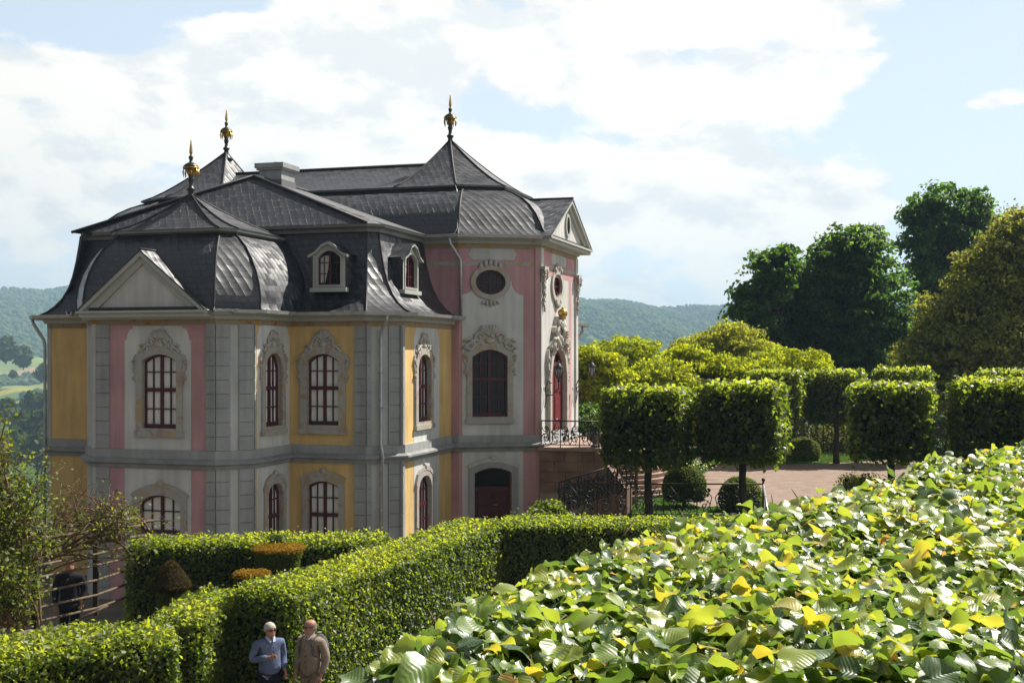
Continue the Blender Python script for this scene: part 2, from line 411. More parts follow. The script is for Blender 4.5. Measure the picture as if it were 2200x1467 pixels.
def crest(fr, ca, b0, w, h, parent, mat, out=.07, gold=None, seed=1):
    """carved rococo crest: bell-shaped back plate, mirrored C-scrolls, shell fan, boss"""
    rr = random.Random(seed); mb = MB()
    prof = [(.50, -.10), (.56, .02), (.47, .10), (.40, .22), (.30, .27), (.27, .40), (.33, .50), (.29, .64), (.21, .72), (.19, .84), (.11, .95), (0, 1.0)]
    pts = [(ca + x * w, b0 + y * h) for x, y in prof] + [(ca - x * w, b0 + y * h) for x, y in prof[-2::-1]]
    arc = [(ca - w * .5 + w * i / 8, b0 - h * .10 + h * .13 * (1 - (2 * i / 8 - 1) ** 2)) for i in range(1, 8)]
    fr.slab(mb, pts + arc, 0, out * .6)
    def tb(path, r, c=out * .8): mb.tube([fr.pt(a, b, c) for a, b in path], r, 6)
    rt = .028 * max(1, w)
    for s in (-1, 1):
        tb(scroll(ca + s * .40 * w, b0 + .08 * h, .13 * w, 1.3, s, start=.6), rt)
        tb([(ca + s * w * (.52 - .06 * i), b0 + h * (-.05 + .10 * i + .03 * math.sin(i))) for i in range(5)], rt * 1.2)
        tb(scroll(ca + s * .22 * w, b0 + .40 * h, .11 * w, 1.2, -s, start=.3), rt)
        tb([(ca + s * w * (.30 - .035 * i + .02 * math.sin(i * 1.7)), b0 + h * (.42 + .09 * i)) for i in range(6)], rt)
        tb(scroll(ca + s * .14 * w, b0 + .72 * h, .08 * w, 1.1, s, start=1.2), rt * .9)
    mb.ball(fr.pt(ca, b0 + .30 * h, out * .7), fr.T * (.12 * w), fr.N * (out * .8), UP * (.15 * h))
    for k in range(-3, 4):
        t = k * .30; base = (ca, b0 + .52 * h); tip = (ca + math.sin(t) * .24 * w, b0 + (.52 + .42 * math.cos(t) * .95) * h)
        mid = ((base[0] + tip[0]) / 2 + math.sin(t) * .03 * w, (base[1] + tip[1]) / 2)
        mb.tube([fr.pt(base[0], base[1], out), fr.pt(mid[0], mid[1], out * 1.15), fr.pt(tip[0], tip[1], out * .8)], [rt * .6, rt, rt * 1.3], 6)
    for k in range(14):
        a = ca + rr.uniform(-.42, .42) * w; b = b0 + rr.uniform(0, .62) * h
        if abs(a - ca) / w > .46 - .4 * (b - b0) / h: continue
        r = rr.uniform(.025, .05) * max(w, .7); mb.ball(fr.pt(a, b, out * .7), fr.T * r, fr.N * r, UP * r * 1.3, 6, 4)
    return mb.build('crest', mat, parent)

def surround(fr, pts, g, parent, mat=None, ears=True, seed=0, sill=True, c1=.075):
    mb = MB(); o = grow(pts, g); rr = random.Random(seed)
    fr.ring(mb, pts, o, -.02, c1)
    a0 = min(p[0] for p in o); a1 = max(p[0] for p in o); b0 = min(p[1] for p in o); bt = max(p[1] for p in pts); h = bt - b0
    if sill: fr.box(mb, a0 - .05, a1 + .05, b0 - .05, b0 + .10, -.02, c1 + .04)
    if ears:
        for s, a in ((-1, a0), (1, a1)):
            pr = [(0, .62), (.07, .66), (.10, .72), (.06, .78), (.15, .84), (.17, .92), (.08, .98), (0, 1.0)]
            fr.slab(mb, [(a + s * x * .8, b0 + y * h) for x, y in pr] if s > 0 else [(a + s * x * .8, b0 + y * h) for x, y in pr][::-1], -.02, c1 * .8)
            for cb, r in ((.90, .085), (.70, .06)):
                mb.tube([fr.pt(p, q, c1) for p, q in scroll(a + s * .05, b0 + cb * h, r, 1.3, s)], .024, 5)
            for k in range(5):
                r = rr.uniform(.02, .035); mb.ball(fr.pt(a + s * rr.uniform(-.02, .1), b0 + rr.uniform(.62, .98) * h, c1), fr.T * r, fr.N * r, UP * r * 1.5, 6, 4)
    return mb.build('surround', mat or M['marble'], parent)

def hood(fr, pts, g, parent, c1=.09):
    """plain arched hood mould over a ground-floor opening"""
    mb = MB(); o = grow(pts, g); up = [p for p in o[2:]]; n = len(up)
    hi = [(a, b + .10) for a, b in up]; m = (up[0][0] + up[-1][0]) / 2
    hi = [(m + (a - m) * 1.07, b + .05 * (1 - abs(a - m) / (abs(up[0][0] - m) + 1e-6))) for a, b in hi]
    poly = hi + up[::-1]; fr.slab(mb, poly, -.01, c1)
    mb.ball(fr.pt(m, max(p[1] for p in hi) - .02, c1 * .7), fr.T * .12, fr.N * .06, UP * .11, 8, 5)
    return mb.build('hood_moulding', M['light'] if parent.get('plain') else M['marble'], parent)

def panel(fr, pts, mat, c=.006, name='painted_panel', holes=()):
    mb = MB()
    if holes:
        loops = [pts] + [grow(h, .01) for h in holes]; fl = [p for l in loops for p in l]
        mb.add([fr.pt(a, b, c) for a, b in fl], [tuple(t) for t in tessellate_polygon([[Vector((a, b, 0)) for a, b in l] for l in loops])])
    else: fr.slab(mb, pts, 0, c)
    return mb.build(name, mat, palace)
def notched(a0, a1, b0, b1, r=.22, n=5):
    """panel outline with stepped quarter-round notches in the top corners"""
    pts = [(a0, b0), (a1, b0), (a1, b1 - r * 1.9), (a1 - .07, b1 - r * 1.9)]
    pts += [(a1 - .07 - r * (1 - math.cos(q)), b1 - r * 1.9 + r * 1.6 * math.sin(q)) for q in [math.pi / 2 * i / n for i in range(1, n + 1)]]
    pts += [(a1 - .07 - r, b1)]
    m = a0 + a1
    return pts + [(m - a, b) for a, b in pts[:1:-1]]

def quoins(fr, a0, a1, b0, b1, c=.05, bh=.40, mat=None):
    mb = MB(); n = max(1, round((b1 - b0) / bh)); bh = (b1 - b0) / n
    for i in range(n): fr.box(mb, a0, a1, b0 + i * bh + .014, b0 + (i + 1) * bh - .014, -.02, c)
    fr.box(mb, a0 + .015, a1 - .015, b0, b1, -.03, c - .03)
    return mb.build('quoins', mat or M['grey'], palace)

def offs(pts, d, closed):
    """offset a plan polyline outwards by d (mitred); plan runs left to right as seen from the front"""
    n = len(pts); out = []
    for i in range(n):
        p = Vector(pts[i]); a = Vector(pts[i - 1]) if (closed or i > 0) else None; b = Vector(pts[(i + 1) % n]) if (closed or i < n - 1) else None
        ns = []
        if a is not None: t = (p - a).normalized(); ns.append(Vector((t.y, -t.x)))
        if b is not None: t = (b - p).normalized(); ns.append(Vector((t.y, -t.x)))
        if len(ns) == 2:
            m = (ns[0] + ns[1]).normalized(); k = d / max(.3, m.dot(ns[0]))
        else: m = ns[0]; k = d
        out.append((p.x + m.x * k, p.y + m.y * k))
    return out

def sweep(mb, pts, prof, closed=False):
    """run a moulding profile [(out, height)...] round a plan polyline"""
    rows = [[L3(u, v, h) for u, v in offs(pts, o, closed)] for o, h in prof]; n = len(pts); k = len(prof)
    vs = [p for r in rows for p in r]; fs = []
    for j in range(k):
        j2 = (j + 1) % k
        for i in range(n if closed else n - 1):
            i2 = (i + 1) % n; fs.append((j * n + i, j * n + i2, j2 * n + i2, j2 * n + i))
    if not closed: fs += [tuple(j * n for j in range(k)), tuple(j * n + n - 1 for j in range(k))[::-1]]
    mb.add(vs, fs)

def loft(mb, rows, closed, hips=None, skip=()):
    """curved roof: rows of plan outlines with heights, each facet smooth along its slope, UVs in metres"""
    n = len(rows[0][0])
    for i in range(n if closed else n - 1):
        if i in skip: continue
        j = (i + 1) % n; vs = []; uvs = []; acc = 0; prev = None
        for pts, h in rows:
            a = L3(*pts[i], h); b = L3(*pts[j], h); mid = (a + b) / 2
            if prev is not None: acc += (mid - prev).length
            prev = mid; w = (b - a).length / 2
            vs += [a, b]; uvs += [(-w + 3.1 * i, acc), (w + 3.1 * i, acc)]
        fs = [(2 * k, 2 * k + 1, 2 * k + 3, 2 * k + 2) for k in range(len(rows) - 1)]
        mb.add(vs, fs, [[uvs[q] for q in f] for f in fs], smooth=True)
    if hips is not None:
        for i in (range(n) if closed else range(1, n - 1)):
            hips.tube([L3(*pts[i], h + .01) for pts, h in rows], .035, 5)

def roof_tri(mb, pts, uvscale=1.0):
    """flat roof face from 3D points, UV along its lower edge (first two points)"""
    a, b = pts[0], pts[1]; t = (b - a).normalized(); n = (pts[1] - pts[0]).cross(pts[2] - pts[0]).normalized(); s = n.cross(t)
    mb.add(pts, [tuple(range(len(pts)))], [[((p - a).dot(t), (p - a).dot(s)) for p in pts]])

# ---- plan outlines
LB, LC = PB + PC2 - .30, .30
SIDE = [(-PB - PC2, -PWS), (-PB - PC2, -PVW + LC), (-LB, -PVW), (-PA - PC1, -PVW), (-PA - PC1, -PVP + PC1), (-PA, -PVP), (PA, -PVP), (PA + PC1, -PVP + PC1), (PA + PC1, -PVW), (PB, -PVW), (PB + PC2, -PVW + PC2), (PB + PC2, -PWS)]
BLOCK = [(-PB - PC2, -PWS), (-PB - PC2, -PVW + LC), (-LB, -PVW), (PB, -PVW), (PB + PC2, -PVW + PC2), (PB + PC2, -PWS)]
PAV = [(-PA - PC1, -PVW), (-PA - PC1, -PVP + PC1), (-PA, -PVP), (PA, -PVP), (PA + PC1, -PVP + PC1), (PA + PC1, -PVW)]
SPINE = [(-UE, -WE), (-UT, -PWS), (UT, -PWS), (UE, -WE), (UE, WE), (UT, PWS), (-UT, PWS), (-UE, WE)]
MOB = -3.28      # underside of the string-course moulding
BAND = MOB + .48

# ---- faces
f1 = Fr((-PA, -PVP), (PA, -PVP)); f2 = Fr((PA, -PVP), (PA + PC1, -PVP + PC1)); f3 = Fr((PA + PC1, -PVP + PC1), (PA + PC1, -PVW))
f4 = Fr((PA + PC1, -PVW), (PB, -PVW)); f5 = Fr((PB, -PVW), (PB + PC2, -PVW + PC2)); f6 = Fr((PB + PC2, -PVW + PC2), (PB + PC2, -PWS))
f7 = Fr((-UT, -PWS), (UT, -PWS)); f8 = Fr((UT, -PWS), (UE, -WE)); f9 = Fr((UE, -WE), (UE, WE))
f10 = Fr((-LB, -PVW), (-PA - PC1, -PVW)); f11 = Fr((-PB - PC2, -PVW + LC), (-LB, -PVW)); f12 = Fr((-PB - PC2, -PWS), (-PB - PC2, -PVW + LC))
f13 = Fr((-PA - PC1, -PVW), (-PA - PC1, -PVP + PC1)); f14 = Fr((-PA - PC1, -PVP + PC1), (-PA, -PVP))
f15 = Fr((-UE, -WE), (-UT, -PWS)); f16 = Fr((-UE, WE), (-UE, -WE)); f17 = Fr((UE, WE), (UT, PWS)); f18 = Fr((UT, PWS), (-UT, PWS)); f19 = Fr((-UT, PWS), (-UE, WE))

def op(fr, x0, x1, yt, yb, rise=.16, c=0):
    """opening measured on a facade: left/right columns, crown and sill rows"""
    m = (x0 + x1) / 2; a0, a1 = fr.A(x0), fr.A(x1); b1 = fr.hit(m, yt)[1]; b0 = fr.hit(m, yb)[1]
    return arch(a0, a1, b0, b1 - rise * (a1 - a0), b1)
W1u = op(f1, 307, 381, 761, 920, .17); W1l = op(f1, 300, 390, 1063, 1240, .17)
W3u = op(f3, 567, 603, 759, 915, .42); W3l = op(f3, 572, 605, 1038, 1185, .35)
W4u = op(f4, 661, 729, 760, 913, .2); W4l = op(f4, 662, 729, 1033, 1185, .15)
W6u = op(f6, 895, 923, 761, 905, .38); W6l = op(f6, 896, 924, 1021, 1150, .35)
W8u = op(f8, 1014, 1090, 751, 895, .2); W8d = op(f8, 1019, 1099, 1004, 1150, .14)
oc = f8.hit(1053.5, 606.5); W8o = oval(oc[0], oc[1], (f8.A(1086) - f8.A(1021)) / 2, (f8.hit(1053, 580)[1] - f8.hit(1053, 633)[1]) / 2)
W9d = op(f9, 1177.5, 1210, 750, 962, .45)
oc9 = f9.hit(1195.5, 615); W9o = oval(oc9[0], oc9[1], .62, .44)

wall(f1, GND, EAVE, [W1u, W1l], M['pink']); wall(f2, GND, EAVE, [], M['light']); wall(f3, GND, EAVE, [W3u, W3l], M['yellow'])
wall(f4, GND, EAVE, [W4u, W4l], M['yellow']); wall(f5, GND, EAVE, [], M['light']); wall(f6, GND, EAVE, [W6u, W6l], M['yellow'])
wall(f7, GND, UEAVE, [], M['pink']); wall(f8, GND, UEAVE, [W8u, W8d, W8o], M['pink']); wall(f9, GND, UEAVE, [W9d, W9o], M['offwhite'], .12)
for f_, mt in ((f10, 'yellow'), (f11, 'light'), (f12, 'yellow'), (f13, 'yellow'), (f14, 'light')): wall(f_, GND, EAVE, [], M[mt])
for f_, mt in ((f15, 'pink'), (f16, 'offwhite'), (f17, 'pink'), (f18, 'pink'), (f19, 'pink')): wall(f_, GND, UEAVE, [], M[mt])

# ---- windows with surrounds and crests
def full_window(fr, pts, g, ct, lower=False, **kw):
    w = window(fr, pts, **kw)
    a0 = min(p[0] for p in pts); a1 = max(p[0] for p in pts); bt = max(p[1] for p in pts)
    if lower:
        surround(fr, pts, g, w, ears=False, sill=False); hood(fr, pts, g, w)
    else:
        surround(fr, pts, g, w, seed=int(a0 * 100))
        crest(fr, (a0 + a1) / 2, bt + .08, (a1 - a0) * (1.45 if fr is f8 else 1.12), ct - bt - .08, w, M['carved'], seed=int(a0 * 77))
    return w
full_window(f1, W1u, .20, f1.hit(342, 706)[1]); full_window(f1, W1l, .20, 0, True, rows=(.25, .55, .80))
full_window(f3, W3u, .20, f3.hit(590, 708)[1], ncol=4); full_window(f3, W3l, .18, 0, True, ncol=4)
full_window(f4, W4u, .22, f4.hit(690, 706)[1]); full_window(f4, W4l, .18, 0, True)
full_window(f6, W6u, .20, f6.hit(912, 713)[1], ncol=4); full_window(f6, W6l, .18, 0, True, ncol=4)
full_window(f8, W8u, .18, f8.hit(1052, 696)[1], pane='darkpane', rows=(.3, .56, .8))
w = window(f8, W8o, pane='darkpane', oval_=True); surround(f8, W8o, .17, w, ears=False, sill=False)
mb = MB()
for k in range(-2, 3):
    mb.tube([f8.pt(oc[0] + .11 * k, oc[1] - .62 - .02 * abs(k), .06), f8.pt(oc[0] + .14 * k, oc[1] - .74, .08), f8.pt(oc[0] + .12 * k, oc[1] - .86 + .05 * abs(k), .05)], [.05, .06, .02], 6)
mb.build('pendant', M['carved'], w); mb = MB()
for k in (-2, -1, 0, 1, 2):
    mb.ball(f8.pt(oc[0] + .17 * k, oc[1] + .68 - .03 * k * k, .05), f8.T * .08, f8.N * .07, UP * .13, 8, 5)
mb.build('crest', M['carved'], w)
w = window(f9, W9o, pane='darkpane', oval_=True, depth=.08); surround(f9, W9o, .2, w, ears=False, sill=False, mat=M['carved'])
mb = MB()
for k in range(-2, 3): mb.ball(f9.pt(oc9[0] + .2 * k, oc9[1] + .72 - .04 * k * k, .06), f9.T * .1, f9.N * .09, UP * .13, 8, 5)
mb.build('crest', M['carved'], w); mb = MB()
for k in range(-2, 3): mb.ball(f9.pt(oc9[0] + .15 * k, oc9[1] - .72 + .04 * k * k, .06), f9.T * .08, f9.N * .07, UP * .12, 8, 5)
mb.build('pendant', M['carved'], w)

# ---- doors
def door(fr, pts, depth, mat, leaf_top, nsteps=3):
    a0 = min(p[0] for p in pts); a1 = max(p[0] for p in pts); b0 = min(p[1] for p in pts); b1 = max(p[1] for p in pts); m = (a0 + a1) / 2
    mb = MB(); fr.ring(mb, grow(pts, -.07), pts, -depth - .04, -depth + .05)
    fr.box(mb, a0 + .03, a1 - .03, leaf_top - .07, leaf_top + .07, -depth - .03, -depth + .08)
    for s in (-1, 1):
        x0, x1 = (a0 + .07, m - .01) if s < 0 else (m + .01, a1 - .07)
        fr.box(mb, x0, x1, b0, leaf_top - .07, -depth - .03, -depth)
        hh = leaf_top - b0
        for q0, q1 in ((.05, .28), (.33, .62), (.67, .93)):
            fr.box(mb, x0 + .09, x1 - .09, b0 + hh * q0, b0 + hh * q1, -depth - .02, -depth + .03)
    d = mb.build('door', mat, palace)
    pm = MB(); fr.slab(pm, grow(pts, -.02), -depth - .09, -depth - .045); pm.build('pane', M['darkpane'], d)
    hb = MB(); hb.tube([fr.pt(m + .06, b0 + 1.05, -depth + .03), fr.pt(m + .06, b0 + 1.05, -depth + .1), fr.pt(m + .19, b0 + 1.05, -depth + .1)], .018, 6); hb.build('handle', M['zinc'], d)
    return d
d8 = door(f8, W8d, .24, M['redwood'], max(p[1] for p in W8d) - .75)
d8['plain'] = 1; surround(f8, W8d, .2, d8, mat=M['grey'], ears=False, sill=False); hood(f8, W8d, .2, d8)
del d8['plain']
d9 = door(f9, W9d, .08, M['reddoor'], f9.hit(1193, 782)[1])
surround(f9, W9d, .24, d9, mat=M['carved'], sill=False, c1=.16)
ca9 = (min(p[0] for p in W9d) + max(p[0] for p in W9d)) / 2; bt9 = max(p[1] for p in W9d)
crest(f9, ca9, bt9 + .05, 2.1, 1.15, d9, M['carved'], out=.28, seed=4)
mb = MB()
for s in (-1, 1):
    for k in range(6): mb.ball(f9.pt(ca9 + s * (.15 + .13 * k), bt9 + .25 + .1 * ((k * 7) % 3) - .03 * k, .26), f9.T * .1, f9.N * .12, UP * .13, 8, 5)
mb.ball(f9.pt(ca9, bt9 + .55, .34), f9.T * .22, f9.N * .1, UP * .28, 10, 6)
mb.build('coat_of_arms', M['carved'], d9)
mb = MB(); mb.ball(f9.pt(ca9, bt9 + 1.32, .26), f9.T * .19, f9.N * .19, UP * .17, 12, 8)
mb.tube([f9.pt(ca9, bt9 + 1.1, .26), f9.pt(ca9, bt9 + 1.2, .26)], .12, 8); mb.ball(f9.pt(ca9, bt9 + 1.5, .26), f9.T * .05, f9.N * .05, UP * .06, 8, 5)
for q in range(3): mb.box(f9.pt(ca9, bt9 + .43 + .1 * q, .44), f9.T * .12, f9.N * .012, UP * .03)
mb.build('gilded_crown', M['gold'], d9)

# ---- painted panels
def A(fr, px): return fr.A(px)
panel(f1, notched(A(f1, 268), A(f1, 411), BAND, f1.hit(340, 700)[1]), M['white'], holes=[W1u])
panel(f1, [(A(f1, 268), GND), (A(f1, 411), GND), (A(f1, 411), MOB - .08), (A(f1, 268), MOB - .08)], M['white'], holes=[W1l])
FZ = EAVE - .36           # underside of the painted frieze
# pavilion side (f3), main front (f4), end (f6)
panel(f3, notched(A(f3, 551), A(f3, 622), BAND, FZ, .14), M['white'], holes=[W3u]); panel(f3, [(A(f3, 551), GND), (A(f3, 622), GND), (A(f3, 622), MOB - .06), (A(f3, 551), MOB - .06)], M['white'], holes=[W3l])
panel(f6, notched(A(f6, 889), A(f6, 943), BAND, FZ, .14), M['white'], holes=[W6u]); panel(f6, [(A(f6, 889), GND), (A(f6, 943), GND), (A(f6, 943), MOB - .06), (A(f6, 889), MOB - .06)], M['white'], holes=[W6l])
# tower face: white field with concave shoulders under the oval, a cartouche above it
a0, a1 = .12, A(f8, 1124); sh = f8.hit(1052, 634)[1]
ra_ = (max(p[0] for p in W8o) - min(p[0] for p in W8o)) / 2 + .12; rb_ = (max(p[1] for p in W8o) - min(p[1] for p in W8o)) / 2 + .12
half_ = [(a1 - .06 - .36 * math.sin(q), sh + .02 + .50 * (1 - math.cos(q))) for q in [math.pi / 2 * i / 6 for i in range(7)]]
arc_ = [(oc[0] + ra_ * math.cos(q), oc[1] + rb_ * math.sin(q)) for q in [-.05 - (math.pi - .1) * i / 14 for i in range(15)]]
pts = [(a0, BAND), (a1, BAND), (a1, sh)] + half_ + arc_ + [(a0 + a1 - p[0], p[1]) for p in half_[::-1]] + [(a0, sh)]
panel(f8, pts, M['white'], holes=[W8u])
cu0, cu1 = A(f8, 1007), A(f8, 1110); cb0, cb1 = f8.hit(1058, 558)[1], f8.hit(1058, 534)[1]
def cart(fr, x0, x1, y0, y1, mat):
    r = .1; panel(fr, [(x0 + r, y0), (x1 - r, y0), (x1 - r * .6, y0 + r), (x1, (y0 + y1) / 2), (x1 - r * .6, y1 - r), (x1 - r, y1), (x0 + r, y1), (x0 + r * .6, y1 - r), (x0, (y0 + y1) / 2), (x0 + r * .6, y0 + r)], mat, .007)
cart(f8, cu0, cu1, cb0, cb1, M['light'])
panel(f8, [(.12, GND), (A(f8, 1124), GND), (A(f8, 1124), MOB - .06), (.12, MOB - .06)], M['white'], holes=[W8d])
# entrance face: pink upper field and a pink strip
pk = f9.hit(1200, 598)[1]; W_ = f9.len
panel(f9, [(.34, pk), (W_ - .34, pk), (W_ - .34, UEAVE - .3), (.34, UEAVE - .3)], M['pink'])
cart(f9, W_ / 2 - 1.1, W_ / 2 + 1.1, cb0, cb1, M['light'])
panel(f9, [(W_ - 1.25, BAND), (W_ - .85, BAND), (W_ - .85, pk), (W_ - 1.25, pk)], M['pink'])
# thin painted band below the cartouches (tower)
for fr in (f8, f9, f7):
    b = f8.hit(1052, 566)[1]; mb = MB(); fr.box(mb, .02, fr.len - .02, b - .08, b + .06, 0, .012 if fr is not f9 else .02); mb.build('painted_band', M['marble'], palace)

# ---- quoins and corner strips
QT = EAVE - .33
for b0, b1 in ((GND, MOB - .02), (BAND, QT)):
    quoins(f1, .12, A(f1, 236), b0, b1); quoins(f1, A(f1, 444), f1.len - .0, b0, b1)
    quoins(f2, .0, A(f2, 494), b0, b1); quoins(f2, A(f2, 513), f2.len, b0, b1); quoins(f3, 0, A(f3, 546), b0, b1)
    quoins(f4, A(f4, 762), f4.len, b0, b1); quoins(f5, 0, A(f5, 797), b0, b1); quoins(f5, A(f5, 834), f5.len, b0, b1); quoins(f6, 0, A(f6, 863), b0, b1)
    mb = MB(); f1.box(mb, 0, .12, b0, b1, -.02, .035); f14.box(mb, f14.len - .10, f14.len - .002, b0, b1, -.02, .035); mb.build('corner_strip', M['light'], palace)
    mb = MB(); f10.box(mb, 0, .05, b0, b1, -.02, .03); f11.box(mb, .002, f11.len - .002, b0, b1, -.02, .03); mb.build('corner_strip', M['light'], palace)
# entrance front: plain corner pilasters with rococo capitals
for x0, x1 in ((0, .34), (W_ - .34, W_)):
    mb = MB(); f9.box(mb, x0, x1, BAND, UEAVE - .3, -.02, .07); mb.build('pilaster', M['offwhite'], palace)
mb = MB(); f8.box(mb, f8.len - .16, f8.len, BAND, UEAVE - .3, -.02, .05); mb.build('pilaster', M['pink'], palace)
def capital(fr, a, b1, h, seed):
    rr = random.Random(seed); mb = MB()
    fr.box(mb, a - .26, a + .26, b1 - .10, b1, -.02, .22); fr.box(mb, a - .2, a + .2, b1 - .55, b1 - .1, -.02, .12)
    for s in (-1, 1):
        mb.tube([fr.pt(p, q, .2) for p, q in scroll(a + s * .17, b1 - .20, .11, 1.4, s)], .035, 6)
        mb.tube([fr.pt(a + s * (.2 - .02 * i), b1 - .3 - .05 * i, .2 - .02 * i) for i in range(5)], [.05, .06, .05, .04, .02], 6)
    for i in range(16):
        q = i / 15; r = .085 * (1 - .55 * q) * rr.uniform(.8, 1.2)
        mb.ball(fr.pt(a + rr.uniform(-.1, .1) * (1 - .4 * q), b1 - .30 - q * (h - .3), .12), fr.T * r, fr.N * r, UP * r * 1.2, 7, 5)
    return mb.build('capital', M['carved'], palace)
ct = f8.hit(1160, 572)[1]
capital(f9, .2, ct, 1.55, 3); capital(f9, W_ - .2, ct, 1.55, 4)

# ---- string course, eave friezes, cornices, gutters
FULLFRONT = SIDE[:-1] + [(PB + PC2, -PWS), (UT, -PWS), (UE, -WE), (UE, WE), (UT, PWS)]
LEFTWALL = [(-UE, WE), (-UE, -WE), (-UT, -PWS)]
CHAIN = LEFTWALL + FULLFRONT
mb = MB(); sweep(mb, CHAIN, [(-.05, BAND), (.06, BAND), (.06, MOB + .22), (-.05, MOB + .22)]); mb.build('string_course', M['grey'], palace)
mb = MB(); sweep(mb, CHAIN, [(-.05, MOB + .217), (.10, MOB + .217), (.20, MOB + .15), (.20, MOB + .09), (.09, MOB + .04), (.08, MOB - .06), (-.05, MOB - .06)]); mb.build('string_moulding', simple('string_moulding_paint', (.27, .275, .27), .7, .2, var=.25, vscale=2), palace)
mb = MB(); sweep(mb, SIDE, [(-.02, EAVE - .12), (.03, EAVE - .12), (.03, FZ), (-.02, FZ)]); mb.build('frieze', M['frieze'], palace)
mb = MB(); sweep(mb, SIDE, [(-.05, EAVE + .02), (.42, EAVE + .02), (.36, EAVE - .07), (.16, EAVE - .10), (.12, EAVE - .20), (-.05, EAVE - .20)]); mb.build('cornice', M['trim'], palace)
mb = MB(); sweep(mb, SPINE, [(-.02, UEAVE - .10), (.03, UEAVE - .10), (.03, UEAVE - .36), (-.02, UEAVE - .36)], True); mb.build('frieze', M['frieze'], palace)
mb = MB(); sweep(mb, SPINE, [(-.05, UEAVE + .03), (.40, UEAVE + .03), (.34, UEAVE - .07), (.14, UEAVE - .10), (.10, UEAVE - .2), (-.05, UEAVE - .2)], True); mb.build('cornice', M['trim'], palace)
GP = [(.40, 0), (.42, -.08), (.49, -.11), (.56, -.08), (.58, .02), (.555, .02), (.54, -.06), (.49, -.085), (.44, -.06), (.425, .01)]
for nm, pl in (('gutter', SIDE[:4]), ('gutter', [SIDE[3], SIDE[4], (-PA - .25, -PVP)]), ('gutter', [(PA + .25, -PVP + .25), (PA + PC1, -PVP + PC1), (PA + PC1, -PVW), (PB, -PVW), (PB + PC2, -PVW + PC2), (PB + PC2, -PWS - .1)])):
    mb = MB(); sweep(mb, pl, [(o, EAVE + .05 + z) for o, z in GP]); mb.build(nm, M['zinc'], palace)
for pl in ([(-UE, -WE), (-UT, -PWS), (UT, -PWS), (UE, -WE)],):
    mb = MB(); sweep(mb, pl, [(o, UEAVE + .06 + z) for o, z in GP]); mb.build('gutter', M['zinc'], palace)

# ---- roofs
hip = MB(); H = EAVE
prof = [(.50, 0), (.30, .05), (.05, .17), (-.20, .36), (-.44, .64), (-.64, 1.0), (-.78, 1.4), (-.90, 1.9), (-.99, 2.4), (-1.05, 2.80)]
mb = MB(); loft(mb, [(offs(BLOCK, d, False), H + z) for d, z in prof], False, hip); mb.build('mansard_roof', M['slate'], palace)
BI = 1.05
CORN = [(.0, BRK - .22), (.08, BRK - .21), (.12, BRK - .12), (.28, BRK - .06), (.30, BRK + .02), (0, BRK + .03)]
mb = MB(); sweep(mb, offs(BLOCK, -BI, False), CORN); mb.build('break_cornice', M['darktrim'], palace)
# upper hipped slopes of the side block
o = offs(BLOCK, -BI + .32, False); hb = BRK + .02; PKV, PKH = -6.48, 6.10; IV = -1.6
e = [L3(u, v, hb) for u, v in o]; pk0 = L3(0, PKV, PKH); pk1 = L3(0, IV, PKH)
def back(u): return L3(u, IV, hb)
mb = MB()
roof_tri(mb, [e[2], e[3], pk0])
roof_tri(mb, [e[3], e[4], pk0]); roof_tri(mb, [e[4], L3(o[4][0], IV, hb), pk1, pk0])
roof_tri(mb, [e[1], e[2], pk0]); roof_tri(mb, [L3(o[1][0], IV, hb), e[1], pk0, pk1])
mb.build('upper_roof', M['slate'], palace)
for p in (e[2], e[3]): hip.tube([p + UP * .03, pk0 + UP * .03], .05, 5)
hip.tube([pk0 + UP * .03, pk1 + UP * .03], .06, 5)
# pavilion: bulb roof, cornice, tent
prof = [(.50, 0), (.36, .05), (.29, .14), (.30, .40), (.24, .80), (.12, 1.2), (-.08, 1.6), (-.32, 1.95), (-.60, 2.22), (-.92, 2.46)]
PV2 = [(-PA - PC1, -PVW + 1.4)] + PAV[1:5] + [(PA + PC1, -PVW + 1.4)]
mb = MB(); loft(mb, [(offs(PV2, d, False), H + z) for d, z in prof], False, hip); mb.build('bulb_roof', M['slate'], palace)
PH = H + 2.46
octa = offs(PV2, -.95, False); octa = octa[1:5]; vb = -8.6
octa = [(octa[0][0], vb)] + octa + [(octa[3][0], vb)]
mb = MB(); sweep(mb, octa, [(0, PH - .2), (.07, PH - .18), (.10, PH - .08), (.26, PH - .02), (.28, PH + .06), (0, PH + .07)], True); mb.build('break_cornice', M['darktrim'], palace)
def tent(outline, apex, h0, h1, pw, nm, shoulder=.0):
    mb = MB(); rows = []
    for i in range(9):
        t = i / 8; s = 1 - t * .985
        rows.append(([(apex[0] + (u - apex[0]) * s, apex[1] + (v - apex[1]) * s) for u, v in outline], h0 + (h1 - h0) * (t ** pw * .75 + t * .25)))
    loft(mb, rows, True, hip); return mb.build(nm, M['slate'], palace)
APV = -10.42
tent(offs(octa, .30, True), (0, APV), PH + .07, 4.98, 1.5, 'tent_roof')
